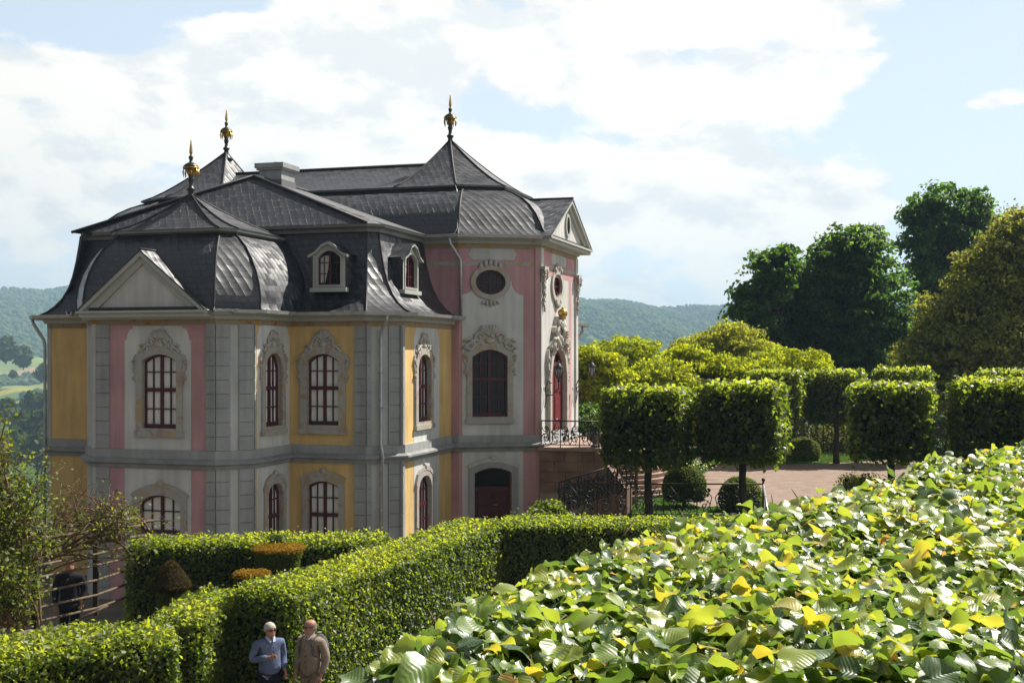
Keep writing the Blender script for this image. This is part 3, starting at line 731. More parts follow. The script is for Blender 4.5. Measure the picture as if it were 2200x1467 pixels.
# spine and end towers
prof = [(.48, 0), (.30, .10), (.14, .30), (.02, .55), (-.16, .88), (-.42, 1.2), (-.76, 1.48), (-1.15, 1.70), (-1.5, 1.84), (-1.75, 1.92)]
mb = MB(); loft(mb, [(offs(SPINE, d, True), UEAVE + .03 + z) for d, z in prof], True, hip); mb.build('lower_roof', M['slate'], palace)
IN = offs(SPINE, -1.75, True)
mb = MB(); sweep(mb, IN, [(-.1, SBRK - .14), (.05, SBRK - .14), (.10, SBRK - .05), (.22, SBRK - .01), (.24, SBRK + .06), (-.1, SBRK + .08)], True); mb.build('break_cornice', M['lead'], palace)
TA = 4.82
for s in (1, -1):
    ol = [(3.70, -2.45), (5.95, -2.45), (7.42, -1.65), (7.42, 1.65), (5.95, 2.45), (3.70, 2.45)]
    if s < 0: ol = [(-u, v) for u, v in ol[::-1]]
    tent(offs(ol, .14, True), (s * TA, 0), SBRK + .05, 8.18, 1.35, 'tent_roof')
RH = 7.28
mb = MB(); ue = 5.2; ve = 2.56; zb = SBRK + .05
for s in (-1, 1):
    rows = [(1.0, 0), (.8, .19), (.6, .39), (.3, .69), (0, 1)]
    vs = []; uvs = []
    for q, t in rows:
        for u in ((-ue, ue) if s < 0 else (ue, -ue)): vs.append(L3(u, s * ve * q, zb + (RH - zb) * t)); uvs.append((u * -s, (1 - q) * 3))
    fs = [(2 * k, 2 * k + 1, 2 * k + 3, 2 * k + 2) for k in range(4)]
    mb.add(vs, fs, [[uvs[q] for q in f] for f in fs], True)
mb.build('ridge_roof', M['slate'], palace); hip.tube([L3(-ue, 0, RH + .03), L3(ue, 0, RH + .03)], .06, 5)
# gables
def gable(fr, m, half, h0, ph, deep, c, tymp, open_=None):
    """pediment: tympanum, raking cornice, slated saddle behind"""
    tm = MB(); tri = [(m - half + .25, h0 + .08), (m + half - .25, h0 + .08), (m, ph - .22)]
    fr.slab(tm, tri, -.2, c); t = tm.build('tympanum', tymp, palace)
    rk = MB()
    for s in (-1, 1):
        x = m + s * half; n = Vector((ph - h0, half)).normalized()
        lo, hi = (x, h0), (m, ph)
        quad = [lo, hi, (m, ph - .30), (x - s * .42, h0)]
        fr.slab(rk, quad if s < 0 else quad[::-1], -.1, c + .10)
        quad = [(lo[0] + s * .06, lo[1] + .03), (m, ph + .06), (m, ph - .10), (x - s * .10, h0 + .03)]
        fr.slab(rk, quad if s < 0 else quad[::-1], -.1, c + .22)
    fr.box(rk, m - half, m + half, h0 - .12, h0 + .0, -.1, c + .17); fr.box(rk, m - half - .05, m + half + .05, h0 + .0, h0 + .07, -.1, c + .26)
    rk.build('raking_cornice', M['trim'], palace)
    sb = MB(); fl = MB(); fr.box(fl, m - half + .3, m + half - .3, h0 + .065, h0 + .17, -.1, c + .12); fl.build('flashing', M['ridge'], palace)
    for s in (-1, 1):
        p = [fr.pt(m + s * (half + .08), h0 + .06, c + .24), fr.pt(m, ph + .09, c + .24), fr.pt(m, ph + .09, -deep), fr.pt(m + s * (half + .08), h0 + .06, -deep)]
        a, b, cc, d = p; uvs = [(c + .24, 0), (c + .24, (a - b).length), (-deep, (a - b).length), (-deep, 0)]
        sb.add([a, b, cc, d], [(0, 1, 2, 3)], [[(x * s, y) for x, y in uvs]])
        q = [pp - UP * .05 for pp in p]; sb.add([a, b, q[1], q[0]], [(0, 1, 2, 3)])
    sb.build('gable_roof', M['slate'], palace); hip.tube([fr.pt(m, ph + .11, c + .25), fr.pt(m, ph + .11, -deep)], .04, 5)
    return t
half = (A(f1, 462) - A(f1, 193)) / 2; mm = (A(f1, 462) + A(f1, 193)) / 2
gable(f1, mm, half, EAVE - .02, f1.hit(326, 546)[1], 2.4, .36, M['offwhite'])
t9 = gable(f9, W_ / 2, W_ / 2 + .42, UEAVE + .0, 5.70, 3.0, .30, M['offwhite'])
mb = MB(); om = oval(W_ / 2, 4.78, .23, .34, 18); f9.slab(mb, om, .2, .34); mb.build('oculus', M['darkpane'], t9)
mb = MB(); f9.ring(mb, om, oval(W_ / 2, 4.78, .33, .44, 18), .2, .37); mb.build('oculus_frame', M['trim'], t9)
gable(f16, f16.len / 2, f16.len / 2 + .42, UEAVE, 5.70, 3.0, .08, M['offwhite'])
hip.build('hip_ridges', M['ridge'], palace)

# ---- dormers
def dormer(fr, x0, x1, yt, ys, c, deep):
    a0, b0 = fr.hit(x0, ys, c); a1 = fr.hit(x1, ys, c)[0]; b1 = fr.hit((x0 + x1) / 2, yt, c)[1]; m = (a0 + a1) / 2; w = a1 - a0
    bs = b1 - .34 * w
    hole = arch(a0 + .16, a1 - .16, b0 + .12, bs - .12, bs + .10)
    D = MB(); outer = [(a0, b0), (a1, b0)] + [(a1, b0 + (bs - b0) * (i / 6)) for i in range(1, 1)]
    fa = MB()
    vs = [(a0, b0), (a1, b0), (a1, bs), (m + w * .28, bs + .12), (m, b1 - .05), (m - w * .28, bs + .12), (a0, bs)]
    tris = tessellate_polygon([[Vector((a, b, 0)) for a, b in vs], [Vector((a, b, 0)) for a, b in hole]]); fl = vs + hole
    fa.add([fr.pt(a, b, c) for a, b in fl], [tuple(t) for t in tris])
    n = len(hole); fa.add([fr.pt(a, b, c) for a, b in hole] + [fr.pt(a, b, c - .14) for a, b in hole], [(i, (i + 1) % n, (i + 1) % n + n, i + n) for i in range(n)])
    fr.box(fa, a0 - .06, a1 + .06, b0 - .10, b0 + .03, c - .1, c + .09)
    fr.ring(fa, hole, grow(hole, .05), c, c + .03)
    d = fa.build('dormer', M['trim'], palace)
    for s, a in ((-1, a0), (1, a1)):
        sd = MB(); sd.add([fr.pt(a, b0 - .1, c - .01), fr.pt(a, bs, c - .01), fr.pt(a, bs, c - deep), fr.pt(a, b0 - .1, c - deep)], [(0, 1, 2, 3)], [[(0, 0), (0, 1.2), (1, 1.2), (1, 0)]]); sd.build('cheek', M['slate'], d)
    rf = MB(); pr = [(a0 - .12, bs - .04), (a0 + w * .12, bs + .08), (m - w * .2, b1 - .10), (m, b1), (m + w * .2, b1 - .10), (a1 - w * .12, bs + .08), (a1 + .12, bs - .04)]
    for i in range(6):
        (p, q), (r, s_) = pr[i], pr[i + 1]
        v = [fr.pt(p, q, c + .16), fr.pt(r, s_, c + .16), fr.pt(r, s_, c - deep), fr.pt(p, q, c - deep)]
        rf.add(v, [(0, 1, 2, 3)], [[(0, .3 * i), (0, .3 * i + .3), (deep, .3 * i + .3), (deep, .3 * i)]], True)
    rf.build('dormer_roof', M['slate'], d)
    tm = MB()
    for i in range(6):
        (p, q), (r, s_) = pr[i], pr[i + 1]; fr.slab(tm, [(p, q - .08), (r, s_ - .08), (r, s_ - .005), (p, q - .005)], c - .02, c + .14)
    tm.build('dormer_cornice', M['trim'], d)
    wf = MB(); fr.ring(wf, grow(hole, -.05), hole, c - .16, c - .09); hm = (a0 + a1) / 2
    fr.box(wf, hm - .035, hm + .035, b0 + .14, bs + .08, c - .16, c - .08)
    for q in (.33, .64): fr.box(wf, a0 + .18, a1 - .18, b0 + .12 + (bs - b0) * q - .012, b0 + .12 + (bs - b0) * q + .012, c - .16, c - .1)
    for s in (-1, 1): fr.box(wf, hm + s * w * .19 - .01, hm + s * w * .19 + .01, b0 + .14, bs - .02, c - .16, c - .102)
    wf.build('window', M['redwood'], d)
    pm = MB(); fr.slab(pm, grow(hole, -.02), c - .2, c - .13); pm.build('pane', M['darkpane'], d)
    cm = MB(); fr.slab(cm, [(a0 + .2, b0 + .2), (a0 + w * .33, b0 + .2), (a0 + w * .42, b0 + .6), (a0 + w * .46, bs - .05), (a0 + .2, bs - .05)], c - .14, c - .125); cm.build('curtain', M['light'], d)
dormer(f4, 672, 742, 519, 621, -.30, 1.0)
dormer(f6, 866, 899, 523, 624, -.42, 1.0)

# ---- chimney
cb = MB()
def cbx(u0, u1, v0, v1, h0, h1):
    cb.box(L3((u0 + u1) / 2, (v0 + v1) / 2, (h0 + h1) / 2), Vector((cth, -sth, 0)) * ((u1 - u0) / 2), Vector((sth, cth, 0)) * ((v1 - v0) / 2), UP * ((h1 - h0) / 2))
cbx(-.42, .44, -5.3, -4.3, 5.4, 6.50); cbx(-.50, .52, -5.38, -4.22, 6.50, 6.57); cbx(-.55, .57, -5.43, -4.17, 6.57, 6.74)
ch = cb.build('chimney', M['grey'], palace)
cb = MB(); cb.tube([L3(0, -4.8, 6.7), L3(0, -4.8, 6.84)], .12, 8); cbx(-.45, .47, -5.34, -4.26, 5.9, 6.16); cb.build('chimney_flashing', M['lead'], ch)

# ---- finials
def finial(u, v, h, H):
    st = MB(); g = MB(); k = H / 625.0 * 1.0
    def z(y): return (850 - y) * k
    c = L3(u, v, h)
    st.lathe(c, [(.26, z(925)), (.19, z(890)), (.11, z(860)), (.085, z(800)), (.13, z(785)), (.135, z(768)), (.08, z(755)), (.06, z(715)), (.085, z(690)), (.10, z(665)), (.075, z(650)), (.10, z(600)), (.14, z(585))], 14)
    st.lathe(c, [(.24, z(548)), (.23, z(530)), (.15, z(505)), (.06, z(490)), (.045, z(470)), (.07, z(450)), (.07, z(430)), (.03, z(415))], 16)
    f = st.build('finial', M['bronze'], palace)
    g.lathe(c, [(.08, z(640)), (.12, z(610)), (.15, z(585)), (.23, z(560)), (.255, z(552)), (.25, z(545)), (.10, z(545))], 16)
    for i in range(8):
        t = math.pi / 4 * i + .3; dx, dy = math.cos(t), math.sin(t)
        g.tube([c + Vector((dx * .225, dy * .225, z(560))), c + Vector((dx * .235, dy * .235, z(600))), c + Vector((dx * .215, dy * .215, z(655)))], [.010, .028, .006], 5)
    g.build('gilded_cup', M['gold'], f); g = MB()
    g.lathe(c, [(.02, z(415)), (.055, z(385)), (.045, z(340)), (.02, z(280)), (.004, z(222))], 8)
    g.build('gilded_spike', M['gold'], f)
finial(TA, 0, 8.12, 1.90); finial(-TA, 0, 8.12, 1.90); finial(0, APV, 4.93, 1.84)

# ---- downpipes
def pipe(pts, r=.055):
    mb = MB(); mb.tube(pts, r, 8)
    for p, q in zip(pts[2:-1], pts[3:]):
        n = int((p - q).length / 1.6)
        for i in range(1, n + 1):
            m_ = p.lerp(q, i / (n + 1)); mb.tube([m_ - UP * .03, m_ + UP * .03], r * 1.35, 8)
    return mb.build('downpipe', M['zinc'], palace)
a = f5.A(818, .12)
pipe([f5.pt(a + .06, EAVE - .02, .47), f5.pt(a + .06, EAVE - .18, .45), f5.pt(a, EAVE - .55, .14), f5.pt(a, EAVE - .7, .13), f5.pt(a, BAND + .1, .13), f5.pt(a, MOB + .1, .26), f5.pt(a, MOB - .2, .14), f5.pt(a, GND, .14)])
a = f7.A(990, .1)
pipe([f7.pt(a - .28, UEAVE - .0, .47), f7.pt(a - .28, UEAVE - .22, .42), f7.pt(a - .02, UEAVE - .75, .12), f7.pt(a, UEAVE - .9, .11), f7.pt(a, EAVE + .1, .11)])
a = .05
pipe([f11.pt(a - .1, EAVE - .0, .50), f11.pt(a - .1, EAVE - .2, .46), f11.pt(a + .10, EAVE - .75, .15), f11.pt(a + .12, EAVE - .95, .12), f11.pt(a + .12, BAND + .1, .12), f11.pt(a + .12, GND, .13)])
# lightning conductor down the tower roof
mb = MB(); mb.tube([L3(5.95, -2.62, 6.1), L3(6.05, -2.7, 5.9), L3(6.4, -3.6, 5.2), L3(6.65, -4.35, 4.35), L3(6.6, -4.5, 4.15), L3(6.3, -4.55, 4.12)], .014, 5); mb.build('lightning_conductor', M['zinc'], palace)

# ---- wall lanterns on the entrance front
def lantern(a, b, out):
    mb = MB()
    mb.tube([f9.pt(a, b - 1.25, .07), f9.pt(a, b - .9, .13), f9.pt(a, b - .55, .09), f9.pt(a, b - .3, .2), f9.pt(a, b - .38, .32)], .022, 6)
    mb.tube([f9.pt(a, b - .8, .1), f9.pt(a, b - .78, .4), f9.pt(a, b - .70, out * .75), f9.pt(a, b - .55, out), f9.pt(a, b - .3, out)], .022, 6)
    mb.tube([f9.pt(a, b - .72, .2 + .1 * math.cos(t)) + UP * (.1 * math.sin(t)) for t in [i * .5 for i in range(12)]], .015, 5)
    mb.lathe(f9.pt(a, b, out), [(.02, -.34), (.06, -.30), (.035, -.26), (.07, -.20)], 6)
    mb.lathe(f9.pt(a, b, out), [(.165, .15), (.17, .18), (.09, .27), (.07, .31), (.02, .34), (.03, .38), (.01, .43)], 6)
    for i in range(6):
        t = math.pi / 3 * i; mb.tube([f9.pt(a, b, out) + Vector((.07 * math.cos(t), .07 * math.sin(t), -.20)), f9.pt(a, b, out) + Vector((.155 * math.cos(t), .155 * math.sin(t), .15))], .012, 4)
    l = mb.build('wall_lantern', M['iron'], palace)
    g = MB(); g.lathe(f9.pt(a, b, out), [(.062, -.195), (.145, .145)], 6); g.build('lantern_glass', M['glass'], l)
lb = f9.hit(1172, 800)[1]
lantern(.42, lb, .58); lantern(W_ - .42, lb, .72)

# ---- rear wing whose eave shows past the entrance front
rw = MB(); p = L3(UE - .6, 6.2, 0)
def rbox(mb, u0, u1, v0, v1, h0, h1): mb.box(L3((u0 + u1) / 2, (v0 + v1) / 2, (h0 + h1) / 2), Vector((cth, -sth, 0)) * ((u1 - u0) / 2), Vector((sth, cth, 0)) * ((v1 - v0) / 2), UP * ((h1 - h0) / 2))
rbox(rw, 5.5, 8.55, 4.2, 4.9, GND, 1.2); rw.build('wall', M['yellow'], palace)
rf = MB(); loft(rf, [([(5.4, 4.1 - d), (8.55 + d, 4.1 - d), (8.55 + d, 5.0 + d), (5.4, 5.0 + d)], 1.24 + z) for d, z in ((.5, 0), (.2, .06), (-.1, .16), (-.45, .22))], True); rf.build('mansard_roof', M['slate'], palace)
rg = MB(); sweep(rg, [(UT, PWS + .05), (8.55, PWS + .05), (8.55, 5.0)], [(o, 1.24 + z) for o, z in GP]); rg.build('gutter', M['zinc'], palace)
bd = MB(); rbox(bd, -PB - PC2, PB + PC2, 4.2, PVW, GND, EAVE); bd.build('wall', M['yellow'], palace)
bf = MB(); loft(bf, [([(-PB - PC2 - d, 4.1), (PB + PC2 + d, 4.1), (PB + PC2 + d, PVW + d), (-PB - PC2 - d, PVW + d)], EAVE + z) for d, z in ((.5, 0), (-.2, .36), (-.78, 1.4), (-1.05, 2.8), (-3.5, 4.0))], True); bf.build('mansard_roof', M['slate'], palace)
pipe([L3(9.0, 4.3, 1.2), L3(8.98, 4.3, .95), L3(8.66, 4.35, .5), L3(8.6, 4.4, .3), L3(8.6, 4.4, GND)])
# ================================================================== GROUND, VALLEY, HILLS, HAZE
def sstep(x, a, b):
    t = np.clip((x - a) / (b - a), 0, 1); return t * t * (3 - 2 * t)
def valley(d, az):
    """height (relative to the eye) of the far country by distance and azimuth"""
    kd = np.array([50, 80, 120, 200, 300, 450, 650, 900, 1200, 1500, 1800, 2200, 2600, 3000, 3500, 4500, 6500.])
    kl = np.array([-9, -16, -24, -36, -44, -48, -47, -45, -38, -28, -6, 55, 118, 160, 172, 170, 150.])
    kr = np.array([-9, -16, -24, -36, -44, -48, -46, -40, -28, -14, 8, 48, 92, 124, 134, 134, 120.])
    w = sstep(az, -.25, .02); h = np.interp(d, kd, kl) * (1 - w) + np.interp(d, kd, kr) * w
    spur = 30 * np.exp(-((d - 2250) / 330) ** 2) * sstep(-az, -.140, -.048) * sstep(az, -.1, .02)
    n = 9 * np.sin(az * 23 + .7) * sstep(d, 900, 2600) + 5 * np.sin(az * 61 + d / 310) * sstep(d, 700, 1500) + 3 * np.sin(d / 90 + az * 130) * sstep(d, 500, 1200)
    return h + spur + n
def ground_h(X, Y):
    """near ground relative to the eye: court, garden terrace, fall to the valley"""
    court = -6.2 - 1.1 * sstep(Y, 22, 33)
    ter = sstep(X, 2.6, 4.4) * sstep(Y, 32, 35.5)
    ter = np.maximum(ter, sstep(X, 9, 14) * sstep(Y, 18, 30))
    h = court * (1 - ter) - 5.0 * ter
    r = np.hypot(X, Y)
    fall = np.maximum(sstep(Y, 64, 82), np.maximum(sstep(-X, 20, 34) * sstep(Y, 26, 50), 0))
    return h * (1 - fall) + (valley(np.maximum(r, 50), np.arctan2(X, Y)) - 1.2) * fall
def grid_obj(name, xs, ys, hf, mat):
    X, Y = np.meshgrid(xs, ys); Z = hf(X, Y) + CAMZ; nx, ny = len(xs), len(ys)
    mb = MB(); mb.v = list(map(tuple, np.stack([X, Y, Z], -1).reshape(-1, 3)))
    mb.f = [(j * nx + i, j * nx + i + 1, (j + 1) * nx + i + 1, (j + 1) * nx + i) for j in range(ny - 1) for i in range(nx - 1)]
    mb.uv = [None] * len(mb.f); mb.sm = [True] * len(mb.f); return mb.build(name, mat)

M['soil'] = simple('court_gravel', (.16, .13, .105), .95, .1, col2=(.10, .085, .06), vscale=.9, bump=.5, bscale=30)
tag(grid_obj('ground', np.arange(-70, 71, 1.0), np.arange(-8, 106, 1.0), ground_h, M['soil']), kind='structure')

def country():
    """woods and fields by position; one bare field and one flowering field on the valley floor"""
    m, nt, N, L = new_mat('valley_cover')
    out = N.new('ShaderNodeOutputMaterial'); p = N.new('ShaderNodeBsdfPrincipled'); p.inputs['Roughness'].default_value = 1; p.inputs['Specular IOR Level'].default_value = 0
    geo = N.new('ShaderNodeNewGeometry')
    def noise(s, d, stretch=(1, 1, 1)):
        mp = N.new('ShaderNodeMapping'); mp.inputs['Scale'].default_value = stretch; L.new(geo.outputs['Position'], mp.inputs[0])
        n = N.new('ShaderNodeTexNoise'); n.inputs['Scale'].default_value = s; n.inputs['Detail'].default_value = d; L.new(mp.outputs[0], n.inputs['Vector']); return n.outputs['Fac']
    v = N.new('ShaderNodeTexVoronoi'); v.inputs['Scale'].default_value = .0042; L.new(geo.outputs['Position'], v.inputs['Vector'])
    sp = N.new('ShaderNodeSeparateColor'); L.new(v.outputs['Color'], sp.inputs[0])
    r = N.new('ShaderNodeValToRGB'); e = r.color_ramp.elements; r.color_ramp.interpolation = 'CONSTANT'
    for i, (pos, c) in enumerate(((0, (.07, .12, .03)), (.35, (.10, .16, .04)), (.6, (.14, .19, .05)), (.8, (.055, .10, .025)))):
        if i > 1: e.new(pos)
        e[i].position = pos; e[i].color = (*c, 1)
    L.new(sp.outputs[0], r.inputs[0])
    def mixc(f, a, b):
        x = N.new('ShaderNodeMix'); x.data_type = 'RGBA'
        for i, q in ((0, f), (6, a), (7, b)):
            if hasattr(q, 'links'): L.new(q, x.inputs[i])
            elif isinstance(q, tuple): x.inputs[i].default_value = (*q, 1)
            else: x.inputs[i].default_value = q
        return x.outputs[2]
    def rng(x, a, b):
        q = N.new('ShaderNodeMapRange'); q.inputs[1].default_value = a; q.inputs[2].default_value = b; L.new(x, q.inputs[0]); return q.outputs[0]
    tree = mixc(noise(.05, 3), (.018, .034, .012), (.05, .075, .022))
    wood = rng(noise(.0028, 4), .36, .48)
    c = mixc(wood, r.outputs[0], tree)
    for (x, y, rx, ry, col) in FIELDS:
        mp = N.new('ShaderNodeMapping'); mp.inputs['Location'].default_value = (-x / rx, -y / ry, 0); mp.inputs['Scale'].default_value = (1 / rx, 1 / ry, 0); L.new(geo.outputs['Position'], mp.inputs[0])
        ln = N.new('ShaderNodeVectorMath'); ln.operation = 'LENGTH'; L.new(mp.outputs[0], ln.inputs[0])
        c = mixc(rng(ln.outputs['Value'], 1.02, .96), c, col)
    L.new(c, p.inputs['Base Color']); L.new(p.outputs[0], out.inputs[0]); return m
def px_dir(px): return math.atan((px - CX) / F)
def far_pt(px, py, lo=300, hi=2500):
    """first point of the country along one line of sight"""
    a = px_dir(px); t = (HY - py) / F * math.cos(a)
    for d in np.arange(lo, hi, 10.0):
        if valley(np.array([d]), np.array([a]))[0] >= t * d: return d * math.sin(a), d * math.cos(a), d
    return hi * math.sin(a), hi * math.cos(a), hi
FIELDS = []
for px, py, rx, ry, col in ((20, 803, 75, 60, (.36, .24, .13)), (60, 775, 110, 90, (.17, .21, .06)), (40, 838, 35, 40, (.26, .24, .05)), (85, 832, 40, 40, (.20, .22, .06)), (25, 873, 45, 30, (.20, .24, .04)), (20, 855, 60, 40, (.10, .15, .04))):
    x, y, d = far_pt(px, py); FIELDS.append((x, y, rx, ry, col))
M['country'] = country()
azs = np.radians(np.linspace(-62, 62, 260)); ds = np.concatenate([np.arange(62, 300, 14), np.arange(300, 3300, 26), np.arange(3300, 6600, 300)])
AZ, DD = np.meshgrid(azs, ds); mb = MB()
mb.v = list(map(tuple, np.stack([DD * np.sin(AZ), DD * np.cos(AZ), valley(DD, AZ) + CAMZ], -1).reshape(-1, 3))); na = len(azs)
mb.f = [(j * na + i, j * na + i + 1, (j + 1) * na + i + 1, (j + 1) * na + i) for j in range(len(ds) - 1) for i in range(na - 1)]
mb.uv = [None] * len(mb.f); mb.sm = [True] * len(mb.f)
tag(mb.build('hills', M['country']), kind='structure')

# far woods on the slopes: one mass nobody could count
def ico():
    bm = bmesh.new(); bmesh.ops.create_icosphere(bm, subdivisions=1, radius=1); v = np.array([x.co[:] for x in bm.verts]); f = np.array([[q.index for q in x.verts] for x in bm.faces]); bm.free(); return v, f
iv, if_ = ico(); n = 17000
az = np.where(NR.random(n) < .45, NR.uniform(-.52, -.30, n), NR.uniform(-.02, .30, n)); d = NR.uniform(640, 3050, n) ** 1.0
X, Y = d * np.sin(az), d * np.cos(az); Pq = np.stack([X, Y, 0 * X], 1)
k = (vnoise(Pq, 3, .0045) + .9 * sstep(d, 1500, 2300) + .15 > .12)
for (fx, fy, rx, ry, col) in FIELDS: k &= (((X - fx) / (rx + 8)) ** 2 + ((Y - fy) / (ry + 8)) ** 2) > 1
az, d, X, Y = az[k], d[k], X[k], Y[k]; n = len(d)
s = NR.uniform(3.0, 6.2, n)[:, None, None]
V = iv[None] * s * np.array([1, 1, .85]) * (1 + NR.normal(0, .16, (n, len(iv), 1))) + np.stack([X, Y, valley(d, az) + CAMZ + s[:, 0, 0] * .35], 1)[:, None]
me = bpy.data.meshes.new('distant_woods'); me.vertices.add(n * len(iv)); me.vertices.foreach_set('co', V.reshape(-1))
idx = (np.arange(n)[:, None, None] * len(iv) + if_[None]).reshape(-1); nf = n * len(if_)
me.loops.add(nf * 3); me.loops.foreach_set('vertex_index', idx); me.polygons.add(nf); me.polygons.foreach_set('loop_start', np.arange(nf) * 3); me.polygons.foreach_set('loop_total', np.full(nf, 3))
a_ = me.attributes.new('tint', 'FLOAT', 'FACE'); a_.data.foreach_set('value', np.repeat(NR.random(n), len(if_)).astype(np.float32)); me.update(calc_edges=True)
M['woods'] = leafmat('wood_foliage', [(0, (.04, .065, .018)), (.6, (.07, .105, .025)), (1, (.10, .14, .035))], trans=.15, rough=.9, spec=.05, base=1.0, tcol=1.5)
me.materials.append(M['woods']); o = bpy.data.objects.new('distant_woods', me); COL.objects.link(o); tag(o, kind='stuff')

# the air
m, nt, N, L = new_mat('haze'); out = N.new('ShaderNodeOutputMaterial'); pv = N.new('ShaderNodeVolumePrincipled')
pv.inputs['Color'].default_value = (.52, .78, 1.0, 1); pv.inputs['Density'].default_value = .00024; pv.inputs['Anisotropy'].default_value = .0; L.new(pv.outputs[0], out.inputs['Volume'])
hz = MB(); hz.abox(-7000, 7000, -60, 7200, -70, 215); tag(hz.build('haze', m), kind='stuff')
# ================================================================== GARDEN: terrace, stairs, ironwork, tubs
GR = -5.0
def flat(name, pts, lift, mat, kind='structure'):
    """a sheet draped on the ground"""
    xs = [p[0] for p in pts]; ys = [p[1] for p in pts]
    mb = MB(); st = .5
    gx = np.arange(min(xs), max(xs) + st, st); gy = np.arange(min(ys), max(ys) + st, st)
    def inside(x, y):
        c = False; j = len(pts) - 1
        for i in range(len(pts)):
            if (pts[i][1] > y) != (pts[j][1] > y) and x < (pts[j][0] - pts[i][0]) * (y - pts[i][1]) / (pts[j][1] - pts[i][1] + 1e-12) + pts[i][0]: c = not c
            j = i
        return c
    bm = bmesh.new(); vs = [bm.verts.new((x, y, 0)) for x, y in pts]; bm.faces.new(vs)
    for ax, g in ((0, gx), (1, gy)):
        for q in g[1:-1]:
            no = (1, 0, 0) if ax == 0 else (0, 1, 0); co = (q, 0, 0) if ax == 0 else (0, q, 0)
            bmesh.ops.bisect_plane(bm, geom=bm.verts[:] + bm.edges[:] + bm.faces[:], plane_co=co, plane_no=no)
    P = np.array([v.co[:] for v in bm.verts]); Z = ground_h(P[:, 0], P[:, 1]) + CAMZ + lift
    for v, z in zip(bm.verts, Z): v.co.z = z
    me = bpy.data.meshes.new(name); bm.to_mesh(me); bm.free(); me.materials.append(mat)
    for p in me.polygons: p.use_smooth = True
    o = bpy.data.objects.new(name, me); COL.objects.link(o); return tag(o, kind=kind)
def gp(px, py, h=GR):
    d = -h * F / (py - HY); return ((px - CX) / F * d, d)
M['gravel'] = simple('pink_gravel', (.29, .215, .175), .95, .1, col2=(.22, .165, .135), vscale=1.7, bump=1.0, bscale=15, detail=9)
M['lawn'] = simple('lawn', (.07, .15, .022), .9, .1, col2=(.04, .095, .012), vscale=1.2, bump=.8, bscale=45)
ga = [gp(1455, 1038), gp(1478, 1000), gp(1640, 1000), gp(1840, 993), gp(1960, 984), gp(2060, 975), gp(2300, 968), gp(2420, 1000), gp(2420, 1085), gp(1640, 1088), gp(1500, 1090), gp(1440, 1060)]
flat('gravel_terrace', ga, .012, M['gravel'])
lawn_far = [gp(1440, 994), gp(1478, 1000), gp(1640, 1000), gp(1840, 993), gp(1960, 984), gp(2060, 975), gp(2060, 968), gp(1440, 972)]
lawn_near = [gp(1290, 1048), gp(1440, 1060), gp(1500, 1090), gp(1640, 1088), gp(2420, 1085), gp(2420, 1180), gp(1700, 1180), (5.0, 33), (3.0, 35)]
flat('lawn', lawn_far, .008, M['lawn']); flat('lawn', lawn_near, .008, M['lawn'])
def grass(name, pts, n, hgt):
    xs = np.array([p[0] for p in pts]); ys = np.array([p[1] for p in pts]); Q = np.stack([NR.uniform(xs.min(), xs.max(), n), NR.uniform(ys.min(), ys.max(), n)], 1)
    inn = np.zeros(n, bool); j = len(pts) - 1
    for i in range(len(pts)):
        c = ((ys[i] > Q[:, 1]) != (ys[j] > Q[:, 1])) & (Q[:, 0] < (xs[j] - xs[i]) * (Q[:, 1] - ys[i]) / (ys[j] - ys[i] + 1e-12) + xs[i]); inn ^= c; j = i
    Q = Q[inn]; P = np.stack([Q[:, 0], Q[:, 1], ground_h(Q[:, 0], Q[:, 1]) + CAMZ + .03], 1)
    o = leaf_obj(name, P, np.tile([0, -.8, .5], (len(P), 1)), NR.uniform(.6, 1.2, len(P)) * hgt, M['grass'], NR.random(len(P)), aspect=.35, rand=.5); tag(o, kind='stuff')
M['grass'] = leafmat('grass_blades', [(0, (.045, .11, .012)), (1, (.11, .21, .03))], trans=.35, rough=.6, spec=.2)
grass('grass', lawn_near, 60000, .11); grass('grass', lawn_far, 30000, .11)

# ---- entrance landing and curved steps
LT = -3.22
land = empty('entrance_landing', L3(UE, 0, GND)); tag(land, 'red sandstone landing block in front of the palace door with rendered base', 'landing')
mb = MB(); rbox(mb, UE + .02, 11.25, -2.78, 2.6, -4.62, LT - .12)
mb.build('stone_facing', M['stone'], land)
for k in range(4):           # coursed blocks of uneven length on the visible side
    x = UE + .05; jb = MB(); h1 = LT - .14 - .36 * k; rr = random.Random(k)
    while x < 11.2:
        w_ = rr.uniform(.45, .95); x2 = min(x + w_, 11.22); rbox(jb, x + .01, x2 - .01, -2.81 - rr.uniform(0, .02), -2.6, h1 - .34, h1); x = x2
    jb.build('block_course', M['stone'], land)
mb = MB(); rbox(mb, UE + .02, 11.22, -2.72, 2.55, GND, -4.62); mb.build('rendered_base', M['beige'], land)
mb = MB(); rbox(mb, UE + .01, 11.4, -2.92, 2.75, LT - .12, LT); mb.build('coping', M['step'], land)
steps = empty('curved_steps', (4.0, 43.8, CAMZ + GR)); tag(steps, 'flight of rounded pale red stone steps rising from the gravel to the landing', 'steps')
for k in range(11):
    r = 2.62 - .14 * k; z0 = GR + .162 * k; sb = MB(); q = L3(11.1, -.35, 0); n = 40
    prof = [(r - .03, z0 - (.2 if k == 0 else 0)), (r - .03, z0 + .115), (r, z0 + .125), (r, z0 + .152), (r - .015, z0 + .16), (max(.05, r - .6), z0 + .161)]
    sb.lathe((q.x, q.y, CAMZ), [(a, b) for a, b in prof], n); sb.build('step', M['step'], steps)
pb = MB(); a_, b_ = L3(11.25, -2.85, LT), L3(12.3, -3.3, GR + .55); c_ = L3(12.45, -3.35, GR + .5)
